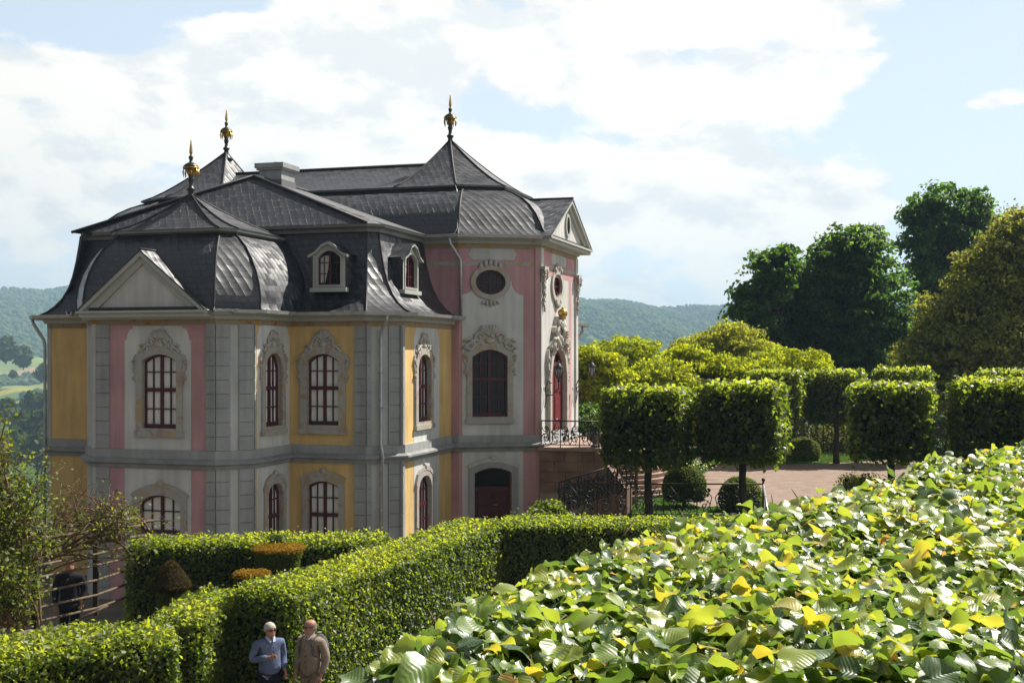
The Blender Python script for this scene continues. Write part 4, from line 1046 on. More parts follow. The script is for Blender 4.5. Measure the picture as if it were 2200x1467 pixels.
for p, q, w_ in ((a_, b_, .16), (b_, c_, .17)):
    t = (q - p).normalized(); sdir = Vector((-t.y, t.x, 0)).normalized() * w_
    lo = lambda v: Vector((v.x, v.y, CAMZ + GND))
    pb.add([p + sdir, p - sdir, q - sdir, q + sdir, lo(p) + sdir, lo(p) - sdir, lo(q) - sdir, lo(q) + sdir], [(0, 1, 2, 3), (4, 7, 6, 5), (0, 4, 5, 1), (1, 5, 6, 2), (2, 6, 7, 3), (3, 7, 4, 0)])
pw = pb.build('stair_parapet', M['stone'], None); tag(pw, 'sloping red sandstone parapet wall running down from the landing beside the curved steps', 'parapet')

# ---- wrought-iron railings
def sc3(o, t, z0, r, turns, hand, start, n=16):
    return [o + t * (hand * r * (1 - .82 * i / n) * math.cos(start + turns * 2 * math.pi * i / n)) + UP * (z0 + r * (1 - .82 * i / n) * math.sin(start + turns * 2 * math.pi * i / n)) for i in range(n + 1)]
def railing(name, label, path, hgt, bay=.85, seed=0, leaf=True, r=.016, balls=()):
    """posts, top and bottom rail, panels of C-scrolls, tendrils and leaves; path holds the foot points"""
    root = empty(name, path[0]); tag(root, label, 'railing'); rr = random.Random(seed)
    top = MB(); top.tube([p + UP * hgt for p in path], .026, 6); top.build('top_rail', M['iron'], root)
    lo = MB(); lo.tube([p + UP * .09 for p in path], .018, 5); lo.build('bottom_rail', M['iron'], root)
    for a, b in zip(path[:-1], path[1:]):
        L_ = (b - a).length; nb = max(1, round(L_ / bay)); t = (b - a) / L_
        th = Vector((t.x, t.y, 0)).normalized()
        for i in range(nb + 1):
            p = a + t * (L_ * i / nb); pm = MB(); pm.box(p + UP * (hgt / 2), th * .016, Vector((-th.y, th.x, 0)) * .016, UP * (hgt / 2)); pm.build('upright', M['iron'], root)
        for i in range(nb):
            o = a + t * (L_ * (i + .5) / nb); w_ = L_ / nb; sl = t.z / max(1e-6, math.hypot(t.x, t.y)); pm = MB()
            for s in (-1, 1):
                oo = o + th * (s * w_ * .25) + UP * (s * w_ * .25 * sl)
                pm.tube(sc3(oo, th, hgt * .34, hgt * .19, 1.4, s, rr.uniform(0, 1)), r, 5); pm.tube(sc3(oo, th, hgt * .72, hgt * .15, 1.3, -s, rr.uniform(2, 3)), r, 5)
                pm.tube([o + UP * (.09), o + th * (s * w_ * .12) + UP * (hgt * .3 + s * .12 * w_ * sl), o + th * (s * w_ * .05) + UP * (hgt * .6), o + th * (s * w_ * .30) + UP * (hgt * .93 + s * .3 * w_ * sl)], r, 5)
                pm.tube([oo + UP * .09, oo + th * (.06 * s) + UP * (hgt * .2), oo - th * (s * w_ * .1) + UP * (hgt * .52)], r * .9, 5)
                if leaf:
                    for k in range(4):
                        c = o + th * (s * w_ * rr.uniform(.05, .42)) + UP * (hgt * rr.uniform(.2, .9)); pm.ball(c, th * rr.uniform(.02, .05), Vector((-th.y, th.x, 0)) * .012, UP * rr.uniform(.03, .07), 6, 4)
            pm.build('scroll_panel', M['iron'], root)
    for p in balls:
        k = MB(); k.tube([p, p + UP * (hgt + .08)], .035, 8); k.ball(p + UP * (hgt + .13), Vector((.06, 0, 0)), Vector((0, .06, 0)), UP * .06, 10, 7); k.build('newel', M['iron'], root)
    return root
railing('balcony_railing', 'wrought iron scroll railing round the landing in front of the palace door', [L3(UE + .1, -2.82, LT), L3(11.28, -2.82, LT)], .92, .62, 1)
railing('landing_railing', 'ornate iron railing on the far side of the landing', [L3(11.28, -2.82, LT), L3(11.9, -2.6, LT - .25)], .92, .6, 2)
ra, rb_ = at(1201, 1104, 39.2), at(1366, 1050, 40.6)
railing('stair_railing', 'dark sloping iron railing densely filled with scrolls beside the lower stair', [ra, rb_], 1.02, .36, 3)
px_ = MB(); px_.box(at(1367, 1040, 40.7) + UP * .1, Vector((.05, 0, 0)), Vector((0, .05, 0)), UP * .95); tag(px_.build('stair_post', M['step'], None), 'square red stone post at the head of the sloping iron stair railing', 'post')
y0 = 37.5
def gz(x, y): return CAMZ + float(ground_h(np.array([x]), np.array([y]))[0])
fa, fb = at(1212, 1108, y0), at(1640, 1108, y0); fa.z = fb.z = CAMZ + GR - .02
fr_ = railing('garden_railing', 'long low wrought iron garden railing with lyre scrolls in front of the lawn', [fa, fb], 1.02, .95, 4, balls=[fb])
hb_ = MB(); hb_.tube([fb + UP * 1.0, fb + Vector((-.16, -1.2, .55)), fb + Vector((-.2, -2.0, .0))], .035, 8)
hb_.tube([fb + Vector((-.16, -1.2, .52)), fb + Vector((-.16, -1.2, -.9))], .02, 6); hb_.tube([fb + Vector((-.1, -.6, .75)), fb + Vector((-.1, -.6, -.5))], .02, 6); hb_.tube([fb + Vector((-.04, -.02, .1)), fb + Vector((-.2, -1.9, -.8))], .02, 6)
tag(hb_.build('handrail', M['zinc'], None), 'pale metal handrail sloping down from the end post of the garden railing', 'handrail')
np_ = MB(); q = at(1818, 1102, 37.6); q.z = CAMZ + GR; np_.tube([q, q + UP * 1.08], .035, 8); np_.ball(q + UP * 1.13, Vector((.06, 0, 0)), Vector((0, .06, 0)), UP * .06, 10, 7)
np_.tube([q + UP * 1.0, q + Vector((.2, -1.2, .55))], .03, 6); tag(np_.build('iron_post', M['iron'], None), 'single dark iron post with ball top beside the third clipped tree', 'post')
g0, g1 = at(1560, 978, 60.5), at(2230, 978, 60.5); g0.z = g1.z = CAMZ + GR
railing('terrace_railing', 'tall dark iron lattice railing along the far edge of the gravel terrace', [g0, g1], 1.75, 1.0, 5, r=.02)

# ---- white slatted planter tubs with plants
def tub(x0, x1, yb, yt, d, label, flower):
    c = at((x0 + x1) / 2, yb, d); c.z = CAMZ + GR + .01; w_ = (x1 - x0) / F * d / 2; h_ = (yb - yt) / F * d
    root = empty('planter_tub', c); tag(root, label, 'planter', 'white planter tubs on the terrace')
    mb = MB()
    for i in range(16):
        t = 2 * math.pi * i / 16; dr = Vector((math.cos(t), math.sin(t), 0)); mb.box(c + dr * w_ * .96 + UP * (h_ / 2), dr * .015, Vector((-dr.y, dr.x, 0)) * (w_ * .155), UP * (h_ / 2))
    mb.build('slats', M['tubwhite'], root)
    bb = MB(); bb.lathe(c, [(w_ * .9, .02), (w_ * .9, h_ - .06), (.02, h_ - .06)], 16); bb.build('liner', M['trim'], root)
    for q in (.12, .86):
        hb = MB(); hb.lathe(c, [(w_ * .95, h_ * q - .03), (w_ * 1.03, h_ * q - .03), (w_ * 1.03, h_ * q + .03), (w_ * .95, h_ * q + .03)], 20); hb.build('hoop', M['tubwhite'], root)
    n = 500; P = NR.normal(0, 1, (n, 3)); P = P / np.linalg.norm(P, axis=1)[:, None] * NR.uniform(.4, 1, (n, 1)) ** .5 * np.array([w_ * 1.1, w_ * 1.1, .5]) + np.array([c.x, c.y, c.z + h_ + .4])
    leaf_obj('plant', P, P - np.array([c.x, c.y, c.z + h_]), NR.uniform(.08, .14, n), M['shrubleaf'], NR.random(n), root, origin=c)
    if flower:
        n = 90; P = NR.normal(0, 1, (n, 3)); P = P / np.linalg.norm(P, axis=1)[:, None] * np.array([w_ * 1.15, w_ * 1.15, .55]) + np.array([c.x, c.y, c.z + h_ + .45])
        leaf_obj('flowers', P, P - np.array([c.x, c.y, c.z + h_]), .1, M['orange'], NR.random(n), root, aspect=.9, origin=c)
M['tubwhite'] = simple('white_tub_paint', (.72, .72, .70), .55, .3, var=.1, vscale=6)
M['shrubleaf'] = leafmat('shrub_leaf', [(0, (.03, .07, .012)), (1, (.08, .15, .03))], trans=.3)
M['orange'] = leafmat('orange_petal', [(0, (.7, .18, .02)), (1, (.8, .35, .05))], trans=.4)
tub(1485, 1513, 1000, 963, 55.5, 'white slatted tub with orange flowers beside the curved steps', True)
tub(1622, 1651, 1000, 974, 55.0, 'low white tub of green leaves on the lawn edge behind the second clipped tree', False)
# stone urn with a leafy plant on the landing
c = L3(11.05, -2.35, LT); ur = empty('stone_urn', c); tag(ur, 'squat grey stone urn with a leafy plant standing on the landing by the door', 'urn')
mb = MB(); mb.lathe(c, [(.16, 0), (.18, .05), (.10, .10), (.12, .16), (.30, .28), (.34, .42), (.38, .46), (.36, .50), (.28, .48)], 18); mb.build('bowl', M['urn'], ur)
n = 900; P = NR.normal(0, 1, (n, 3)); P = P / np.linalg.norm(P, axis=1)[:, None] * NR.uniform(.3, 1, (n, 1)) ** .5 * np.array([.42, .42, .42]) + np.array([c.x, c.y, c.z + .85])
leaf_obj('plant', P, P - np.array(c), NR.uniform(.07, .13, n), M['shrubleaf'], NR.random(n), ur, origin=c)
# ================================================================== HEDGES, TOPIARY, TREES
M['hedge'] = leafmat('hornbeam_leaf', [(0, (.042, .080, .010)), (.55, (.105, .160, .016)), (1, (.225, .265, .03))], trans=0.5, rough=.5, spec=0.5, tcol=3.1, base=0.55, coat=0.2)
M['twig'] = simple('dark_core', (.022, .028, .010), .95, .05, var=.5, vscale=9)  # near-black for the solid cores that block light inside clipped greenery
M['bark'] = simple('bark', (.035, .028, .022), .9, .1, col2=(.065, .052, .04), vscale=7, bump=.6, bscale=25)
M['lime'] = leafmat('lime_leaf', [(0, (0.03, 0.055, 0.008)), (0.6, (0.072, 0.105, 0.012)), (1, (0.14, 0.175, 0.024))], trans=0.5, rough=0.38, spec=0.5, tcol=4.6, base=0.38, coat=0.2)
M['yew'] = leafmat('box_leaf', [(0, (0.04, 0.065, 0.008)), (0.6, (0.085, 0.115, 0.012)), (1, (0.15, 0.17, 0.018))], trans=0.3, rough=.6, spec=.25, tcol=3.4, base=1.0)
M['bronzeyew'] = leafmat('golden_yew', [(0, (0.16, 0.1, 0.012)), (0.6, (0.32, 0.2, 0.02)), (1, (0.42, 0.28, 0.03))], trans=.2, rough=.7, spec=.1)
M['brownyew'] = leafmat('brown_yew', [(0, (.045, .035, .012)), (.6, (.085, .06, .02)), (1, (.12, .09, .03))], trans=.15, rough=.8, spec=.1)

def hedge(name, label, path, w, top, bot, leaf=.075, dens=1.0, mat=None, seed=0, bulge=.07, group=None, round_=.12):
    """clipped hedge along a plan path; top / bottom relative to the eye (top may vary along the path)"""
    path = [np.array(p, float) for p in path]; tops = top if isinstance(top, (list, tuple)) else [top] * len(path)
    root = empty(name, (path[0][0], path[0][1], CAMZ + bot)); tag(root, label, 'hedge', group)
    seg = [np.linalg.norm(b - a) for a, b in zip(path[:-1], path[1:])]; Lt = sum(seg); cum = np.concatenate([[0], np.cumsum(seg)])
    Pp = np.array(path); dirs = [(b - a) / l for a, b, l in zip(path[:-1], path[1:], seg)]
    vd = [dirs[0]] + [(a + b) / np.linalg.norm(a + b) for a, b in zip(dirs[:-1], dirs[1:])] + [dirs[-1]]; vd = np.array(vd)
    vn = np.stack([vd[:, 1], -vd[:, 0]], 1)
    for i in range(1, len(path) - 1): vn[i] /= max(.4, abs(vn[i] @ np.array([dirs[i][1], -dirs[i][0]])))
    def frame(s): return np.stack([np.interp(s, cum, Pp[:, k]) for k in (0, 1)], 1), np.stack([np.interp(s, cum, vn[:, k]) for k in (0, 1)], 1), np.interp(s, cum, tops)
    hgt = max(tops) - bot
    # solid dark core added to block light, standing for the woody inside
    ins = .13; cv = MB(); ns = max(2, int(Lt / .5)) + 1; ss = np.linspace(ins, Lt - ins, ns); c, nv, tp = frame(ss); vs = []
    for i in range(ns):
        for sg, z in ((-1, bot), (-1, tp[i] - ins), (1, tp[i] - ins), (1, bot)):
            q = c[i] + nv[i] * sg * (w / 2 - ins); vs.append((q[0], q[1], CAMZ + z))
    fs = [(4 * i + a, 4 * i + b, 4 * i + 4 + b, 4 * i + 4 + a) for i in range(ns - 1) for a, b in ((0, 1), (1, 2), (2, 3))] + [(0, 1, 2, 3), (4 * ns - 1, 4 * ns - 2, 4 * ns - 3, 4 * ns - 4)]
    cv.add(vs, fs); cv.build('twigs', M['twig'], root)
    # leaves on the clipped faces
    A_ = dict(t=w * Lt, l=hgt * Lt, r=hgt * Lt, e=hgt * w, f=hgt * w); tot = sum(A_.values())
    k = dens * 1.9 / (leaf * leaf * .62 * .5)
    out = []
    for key, ar in A_.items():
        n = int(ar * k); s = NR.uniform(0, Lt, n); u = NR.uniform(-1, 1, n); z = NR.random(n)
        if key in 'ef': s[:] = 0 if key == 'e' else Lt
        c, nv, tp = frame(s); h = tp - bot
        if key == 't': a = u * w / 2; zz = tp; N_ = np.tile([0, 0, 1.0], (n, 1)); a2 = a
        elif key in 'lr':
            sg = -1 if key == 'l' else 1; a2 = np.full(n, sg * w / 2); zz = bot + z * h; N_ = np.concatenate([nv * sg, np.zeros((n, 1))], 1)
        else:
            sg = -1 if key == 'e' else 1; a2 = u * w / 2; zz = bot + z * h; dd = dirs[0] if key == 'e' else dirs[-1]; N_ = np.tile([sg * dd[0], sg * dd[1], 0], (n, 1))
        P = np.concatenate([c + nv * a2[:, None], (zz + CAMZ)[:, None]], 1)
        # soften the arrises
        et = np.clip(1 - (tp - zz) / round_, 0, 1); es = np.clip(1 - (w / 2 - np.abs(a2)) / round_, 0, 1); ee = np.clip(1 - np.minimum(s, Lt - s) / round_, 0, 1)
        cnt = et + es + ee - 1; P[:, 2] -= np.clip(cnt, 0, 1) * .07
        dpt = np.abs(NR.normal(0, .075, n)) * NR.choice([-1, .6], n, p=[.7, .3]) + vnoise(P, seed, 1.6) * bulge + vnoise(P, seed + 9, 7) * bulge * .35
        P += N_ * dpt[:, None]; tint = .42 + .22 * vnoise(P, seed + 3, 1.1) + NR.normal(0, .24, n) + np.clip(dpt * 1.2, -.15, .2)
        if key == 't': tint += .28  # sunlit top put into the leaf tint, with some new growth
        out.append((P, N_, tint))
    P = np.concatenate([o[0] for o in out]); N_ = np.concatenate([o[1] for o in out]); T_ = np.concatenate([o[2] for o in out])
    # young shoots standing proud of the clipped top
    n = int(w * Lt * 22); s = NR.uniform(0, Lt, n); c, nv, tp = frame(s); q = c + nv * NR.uniform(-.5, .5, (n, 1)) * w
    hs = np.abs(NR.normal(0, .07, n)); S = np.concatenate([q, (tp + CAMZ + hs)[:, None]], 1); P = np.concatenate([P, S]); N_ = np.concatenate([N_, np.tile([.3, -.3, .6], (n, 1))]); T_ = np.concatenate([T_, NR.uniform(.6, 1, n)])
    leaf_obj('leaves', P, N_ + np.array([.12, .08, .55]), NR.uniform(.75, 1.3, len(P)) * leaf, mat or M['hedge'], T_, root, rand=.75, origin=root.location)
    return root
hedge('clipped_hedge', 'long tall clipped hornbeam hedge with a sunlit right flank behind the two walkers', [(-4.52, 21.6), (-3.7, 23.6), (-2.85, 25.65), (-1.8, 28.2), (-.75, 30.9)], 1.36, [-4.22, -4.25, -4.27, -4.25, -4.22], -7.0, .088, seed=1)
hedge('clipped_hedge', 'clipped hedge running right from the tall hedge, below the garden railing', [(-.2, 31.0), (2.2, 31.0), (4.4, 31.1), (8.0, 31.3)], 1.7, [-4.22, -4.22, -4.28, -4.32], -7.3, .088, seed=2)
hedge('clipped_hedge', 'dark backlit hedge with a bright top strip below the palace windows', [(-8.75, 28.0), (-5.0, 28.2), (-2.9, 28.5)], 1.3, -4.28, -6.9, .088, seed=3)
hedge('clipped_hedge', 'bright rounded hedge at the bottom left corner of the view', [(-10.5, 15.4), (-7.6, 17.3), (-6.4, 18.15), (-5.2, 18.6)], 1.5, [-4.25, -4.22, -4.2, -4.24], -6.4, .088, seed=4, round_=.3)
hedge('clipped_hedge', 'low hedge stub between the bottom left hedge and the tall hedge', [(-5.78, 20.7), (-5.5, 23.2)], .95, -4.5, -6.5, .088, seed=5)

def topiary(name, label, parts, mat, group=None, leaf=.045, trunk=None):
    """clipped evergreen made of lathe tiers: (cx, cy, [(r, z)...]) with z absolute"""
    b = parts[0]; root = empty(name, (b[0], b[1], min(z for p in parts for r, z in p[2]))); tag(root, label, 'topiary', group)
    for i, (x, y, prof) in enumerate(parts):
        cm = MB(); cm.lathe((x, y, 0), [(max(.01, r - .06), z) for r, z in prof], 20); core = cm.build('tier' if len(parts) > 1 else 'foliage_core', M['twig'], root)
        pr = np.array(prof); ar = []
        for (r0, z0), (r1, z1) in zip(prof[:-1], prof[1:]): ar.append(math.pi * (r0 + r1) * math.hypot(r1 - r0, z1 - z0))
        ar = np.array(ar); n = int(ar.sum() * 3.0 / (leaf * leaf * .35)); k = NR.choice(len(ar), n, p=ar / ar.sum()); t = NR.random(n)
        r = pr[k, 0] * (1 - t) + pr[k + 1, 0] * t; z = pr[k, 1] * (1 - t) + pr[k + 1, 1] * t; a = NR.uniform(0, 6.2832, n)
        dr = pr[k + 1, 0] - pr[k, 0]; dz = pr[k + 1, 1] - pr[k, 1]; nl = np.hypot(dr, dz) + 1e-9
        N_ = np.stack([np.cos(a) * dz / nl, np.sin(a) * dz / nl, -dr / nl], 1)
        if dz.sum() < 0: N_ = -N_
        P = np.stack([x + r * np.cos(a), y + r * np.sin(a), z], 1); P += N_ * (NR.normal(0, .018, n) + .02 * vnoise(P, 4, 5))[:, None]
        leaf_obj('leaves', P, N_ + np.array([.1, .05, .45]), NR.uniform(.7, 1.3, n) * leaf, mat[i] if isinstance(mat, list) else mat, .45 + .2 * vnoise(P, 2, 2) + NR.normal(0, .18, n), core if len(parts) > 1 else root, rand=.7, origin=root.location)
    if trunk:
        tm = MB(); tm.tube([Vector(trunk[0]), Vector(trunk[1])], .06, 8); tm.build('stem', M['bark'], root)
    return root
def ballprof(R_, H_, z0, n=12): return [(max(.02, R_ * math.sin(math.pi * (.10 + .90 * (1 - i / n))) ** .8), z0 + H_ * (1 - math.cos(math.pi * i / n)) / 2) for i in range(n + 1)]
def domeprof(R_, H_, z0, n=10): return [(R_ * .86, z0), (R_ * .97, z0 + H_ * .18)] + [(max(.02, R_ * math.cos(math.pi / 2 * i / n) ** .75), z0 + H_ * (.3 + .7 * math.sin(math.pi / 2 * i / n))) for i in range(n + 1)]
def box_ball(px0, px1, py0, d, label, h_=None):
    w_ = (px1 - px0) / F * d; c = at((px0 + px1) / 2, 0, d); zt = CAMZ + (HY - py0) / F * d; zb = max(CAMZ + GR + .04, zt - w_ * .80)
    topiary('box_ball', label, [(c.x, d, domeprof(w_ / 2, zt - zb, zb))], M['yew'], 'clipped box balls', .07, ((c.x, d, CAMZ + GR - .1), (c.x, d, zb + .1)))
box_ball(1424, 1516, 1000, 39.6, 'clipped box ball in front of the curved steps')
box_ball(1545, 1636, 1026, 38.6, 'clipped box ball behind the second clipped tree trunk, next to the railing end post')
box_ball(1690, 1761, 941, 57.0, 'clipped box ball on the far lawn across the gravel')
# tiered cone, flat discs, small dome in the lower court
c = at(367, 1262, 24.5); z = c.z
topiary('tiered_topiary', 'brown-topped cone topiary on a lower clipped tier in the shade', [(c.x, c.y, [(.30, z - .03), (.375, z + .02), (.36, z + .08), (.24, z + .30), (.12, z + .47), (.02, z + .53)]), (c.x + .15, c.y, [(.25, z - 2.0), (.40, z - 1.2), (.42, z - .5), (.36, z - .22), (.2, z - .10), (.03, z - .07)])], [M['brownyew'], M['yew']], leaf=.035, trunk=((c.x, c.y, z - .2), (c.x, c.y, z + .05)))
for px, py, d, rx, lab in ((598, 1176, 27.0, .56, 'flat golden yew disc topiary standing against the dark backlit hedge'), (542, 1231, 24.0, .36, 'flat golden yew disc topiary half hidden by the tall hedge end')):
    c = at(px, py, d); z = c.z
    topiary('disc_topiary', lab, [(c.x, c.y, [(rx * .98, z - .06), (rx, z - .02), (rx * .95, z + .01), (rx * .5, z + .025), (.02, z + .03)]), (c.x, c.y, [(rx * .55, CAMZ - 7.0), (rx * .62, CAMZ - 5.6), (rx * .80, z - .3), (rx * .93, z - .06)])], [M['bronzeyew'], M['yew']], 'flat disc topiaries', .04)
c = at(972, 1312, 21.0); topiary('box_ball', 'small clipped box dome between the tall hedge and the foreground leaves', [(c.x, c.y, domeprof(.40, 1.9, c.z - 1.9))], M['yew'], 'clipped box balls', .04)

# ---- box-headed lime trees
def lime_proto(loc, rot, label, seed):
    root = empty('clipped_lime_tree', (0, 0, 0)); tag(root, label, 'tree', 'box-clipped lime trees')
    tm = MB(); H0, H1 = 1.98, 4.10; W_ = 1.16; rr = random.Random(seed)
    tm.tube([(0, 0, -.1), (.015, .01, .5), (-.02, .0, 1.3), (.02, .02, 2.2), (0, 0, 3.4)], [.17, .125, .11, .115, .05], 9)
    tm.build('trunk', M['bark'], root)
    lb = MB()
    for i in range(12):
        t = 2 * math.pi * i / 12 + rr.uniform(-.3, .3); z = rr.uniform(2.0, 3.2); e = Vector((math.cos(t) * W_ * .95, math.sin(t) * W_ * .95, z + rr.uniform(.2, .9)))
        m_ = Vector((math.cos(t) * .5, math.sin(t) * .5, z + .1)); lb.tube([(0, 0, z - .2), m_, e], [.045, .03, .01], 5)
    lb.build('limbs', M['bark'], root)
    hm_ = MB(); hm_.abox(-W_ + .30, W_ - .30, -W_ + .30, W_ - .30, H0 + .4, H1 - .22); hm_.build('sun_block_core', M['twig'], root)  # solid dark box added inside the crown to keep sun from passing through
    n = 6600; f = NR.choice(6, n, p=[.20, .17, .17, .17, .17, .12]); u = NR.uniform(-1, 1, n); v = NR.uniform(-1, 1, n)
    dep = np.abs(NR.normal(0, .15, n)) + np.clip(NR.normal(-.05, .06, n), -.2, 0); P = np.empty((n, 3)); N_ = np.zeros((n, 3)); hz_ = (H1 - H0) / 2; zc = (H1 + H0) / 2
    for k in range(6):
        i = f == k; a, s = [(2, 1), (0, 1), (0, -1), (1, 1), (1, -1), (2, -1)][k]; o = [x for x in range(3) if x != a]; half = [W_, W_, hz_]
        P[i, a] = s * (half[a] - dep[i]); P[i, o[0]] = u[i] * half[o[0]]; P[i, o[1]] = v[i] * half[o[1]]; N_[i, a] = s
    P += N_ * (vnoise(P, seed, 2.2) * .07)[:, None]
    q = np.abs(P / np.array([W_, W_, hz_])); r = np.sort(q, 1)[:, 1]; P *= (1 - .03 * np.clip((r - .90) / .10, 0, 1) ** 2)[:, None]
    st_ = NR.random(n) < .022; P[st_] += N_[st_] * np.abs(NR.normal(.10, .07, (st_.sum(), 1))); keep = vnoise(P, seed + 5, 3.2) > -.50; P[:, 2] += zc
    P, N_, dep = P[keep], N_[keep], dep[keep]
    # ragged hanging shoots underneath
    m_ = 420; S = np.stack([NR.uniform(-1, 1, m_) * W_, NR.uniform(-1, 1, m_) * W_, H0 - np.abs(NR.normal(0, .13, m_))], 1)
    P = np.concatenate([P, S]); N_ = np.concatenate([N_, np.tile([0, -.8, .2], (m_, 1))]); dep = np.concatenate([dep, np.zeros(m_)])
    leaf_obj('crown', P, N_ + np.array([0, 0, .35]), NR.uniform(.12, .21, len(P)), M['lime'], .40 + .45 * (N_[:, 2] > .5) + .25 * vnoise(P, 8, 1.5) + NR.normal(0, .18, len(P)), root, aspect=.8, rand=.7)  # upward leaves tinted lighter: sun on the crown top painted in, plus spring shoots
    return root
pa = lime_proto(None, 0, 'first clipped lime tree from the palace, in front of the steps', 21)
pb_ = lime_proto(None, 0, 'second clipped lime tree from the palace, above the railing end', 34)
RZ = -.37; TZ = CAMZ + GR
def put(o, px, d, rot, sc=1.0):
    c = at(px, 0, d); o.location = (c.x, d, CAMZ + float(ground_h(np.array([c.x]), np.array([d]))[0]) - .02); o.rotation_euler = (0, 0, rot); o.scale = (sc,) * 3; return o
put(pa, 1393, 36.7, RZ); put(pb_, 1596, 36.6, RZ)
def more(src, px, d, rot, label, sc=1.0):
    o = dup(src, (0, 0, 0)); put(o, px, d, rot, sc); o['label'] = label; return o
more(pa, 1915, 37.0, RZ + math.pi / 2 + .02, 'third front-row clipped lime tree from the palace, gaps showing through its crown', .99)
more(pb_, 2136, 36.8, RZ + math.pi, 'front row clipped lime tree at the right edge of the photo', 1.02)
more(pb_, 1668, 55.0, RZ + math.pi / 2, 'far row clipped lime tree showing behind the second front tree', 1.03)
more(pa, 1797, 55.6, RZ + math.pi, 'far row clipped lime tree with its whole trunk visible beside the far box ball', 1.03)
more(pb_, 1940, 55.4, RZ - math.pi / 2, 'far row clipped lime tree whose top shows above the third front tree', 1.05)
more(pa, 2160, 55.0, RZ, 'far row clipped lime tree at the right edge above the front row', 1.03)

# ---- free-growing trees
def tree(name, label, lobes, d, mat, n, leaf, trunk_px, base_py, group=None, cat='tree', clump=.9, per=26, droop=.0, seed=0, aspect=.6, flat=1.0, gap=.0):
    """lobes measured on the photo (column, row, half width, half height, depth offset); real depth from the half width"""
    rr = np.random.default_rng(seed); c0 = at(trunk_px, base_py, d); root = empty(name, c0); tag(root, label, cat, group); s = d / F
    tm = MB(); Ls = []
    for lb in lobes:
        px, py, rx, ry = lb[:4]; dz = lb[4] if len(lb) > 4 else 0; c = at(px, py, d); Ls.append((np.array([c.x, d + dz, c.z]), np.array([rx * s, rx * s * .85, ry * s])))
    topz = np.mean([l[0][2] for l in Ls])
    hT = topz - c0.z; tm.tube([c0, c0 + Vector((.1, 0, hT * .3)), c0 + Vector((-.1, .1, hT * .6)), c0 + Vector((0, 0, hT))], [.020 * hT + .05, .015 * hT + .03, .010 * hT, .02], 8); tm.build('trunk', M['bark'], root)
    lm = MB()
    for c, r in Ls:
        for k in range(7):
            e = c + r * nrm(rr.normal(0, 1, (1, 3)))[0] * .85; b0 = c0 + Vector((0, 0, hT * rr.uniform(.2, .6))); mid = (Vector(b0) + Vector(c)) / 2 + Vector(rr.normal(0, .3, 3)); lm.tube([b0, mid, Vector(c * .6 + e * .4), Vector(e)], [.009 * hT + .01, .006 * hT, .003 * hT, .008], 5)
    lm.build('limbs', M['bark'], root)
    vol = np.array([np.prod(r) ** (2 / 3) for c, r in Ls]); m_ = n // per; k = rr.choice(len(Ls), m_, p=vol / vol.sum())
    dr = nrm(rr.normal(0, 1, (m_, 3))); rad = rr.uniform(.0, 1, m_) ** .33
    C = np.array([Ls[i][0] for i in k]); Rr = np.array([Ls[i][1] for i in k])
    cc = C + Rr * dr * (rad * (1 + .2 * rr.normal(0, .6, m_)))[:, None]
    cr = clump * rr.uniform(.55, 1.25, m_)
    if gap:                                     # leave holes between boughs
        keep = vnoise(cc, seed + 2, 2.2 / clump) > -gap; cc, cr, dr = cc[keep], cr[keep], dr[keep]; m_ = len(cc)
    ld = rr.normal(0, 1, (m_, per, 3)); ld[..., 2] = np.abs(ld[..., 2]) * 1.0 - .35; ld /= np.linalg.norm(ld, axis=2, keepdims=True)
    P = (cc[:, None] + ld * (cr[:, None, None] * rr.uniform(.55, 1.05, (m_, per, 1))) * np.array([1, 1, .62 * flat])).reshape(-1, 3)
    ON = (ld + dr[:, None] * .35 + np.array([0, 0, .35])).reshape(-1, 3)
    P[:, 2] -= droop * np.abs(rr.normal(0, 1, m_ * per))
    tint = .45 + np.repeat(rr.normal(0, .16, m_), per) + rr.normal(0, .14, m_ * per)
    leaf_obj('crown', P, ON, rr.uniform(.7, 1.3, m_ * per) * leaf, mat, tint, root, aspect=aspect, rand=.65, origin=root.location)
    return root
M['darkleaf'] = leafmat('dark_tree_leaf', [(0, (0.014, 0.034, 0.007)), (0.6, (0.03, 0.067, 0.011)), (1, (0.057, 0.103, 0.017))], trans=0.42, rough=.55, spec=.3, tcol=7.0, base=0.45)
M['goldleaf'] = leafmat('golden_leaf', [(0, (0.09, 0.12, 0.006)), (0.55, (0.17, 0.21, 0.01)), (1, (0.27, 0.29, 0.02))], trans=0.5, rough=.6, spec=.2, tcol=3.3, base=1.2)
M['paleleaf'] = leafmat('pale_feathery_leaf', [(0, (.13, .16, .02)), (.55, (.22, .25, .035)), (1, (.32, .33, .06))], trans=0.5, rough=.65, spec=.15, tcol=2.6, base=1.0)
M['brownleaf'] = leafmat('bronze_green_leaf', [(0, (0.05, 0.06, 0.012)), (0.55, (0.095, 0.11, 0.022)), (1, (0.16, 0.165, 0.038))], trans=0.45, rough=.55, spec=.25, tcol=3.6, base=1.7)
tree('dark_broadleaf_tree', 'smaller dark broadleaf tree on the left of the dark group, beside the far hills', [(1620, 690, 52, 75), (1665, 590, 50, 62), (1700, 640, 60, 90, 2), (1605, 650, 34, 38), (1690, 555, 26, 28), (1650, 770, 70, 80, 1)], 80, M['darkleaf'], 26000, .36, 1655, 985, seed=2, gap=.22, clump=.8, per=34)
tree('dark_broadleaf_tree', 'largest dark domed tree in the middle of the dark group', [(1825, 560, 80, 70), (1800, 660, 105, 90), (1880, 660, 75, 100, -1), (1855, 530, 45, 45), (1760, 610, 55, 80), (1840, 770, 115, 90), (1920, 740, 55, 80), (1740, 760, 60, 80, 1)], 82, M['darkleaf'], 52000, .36, 1830, 985, seed=3, gap=.22, clump=.8, per=34)
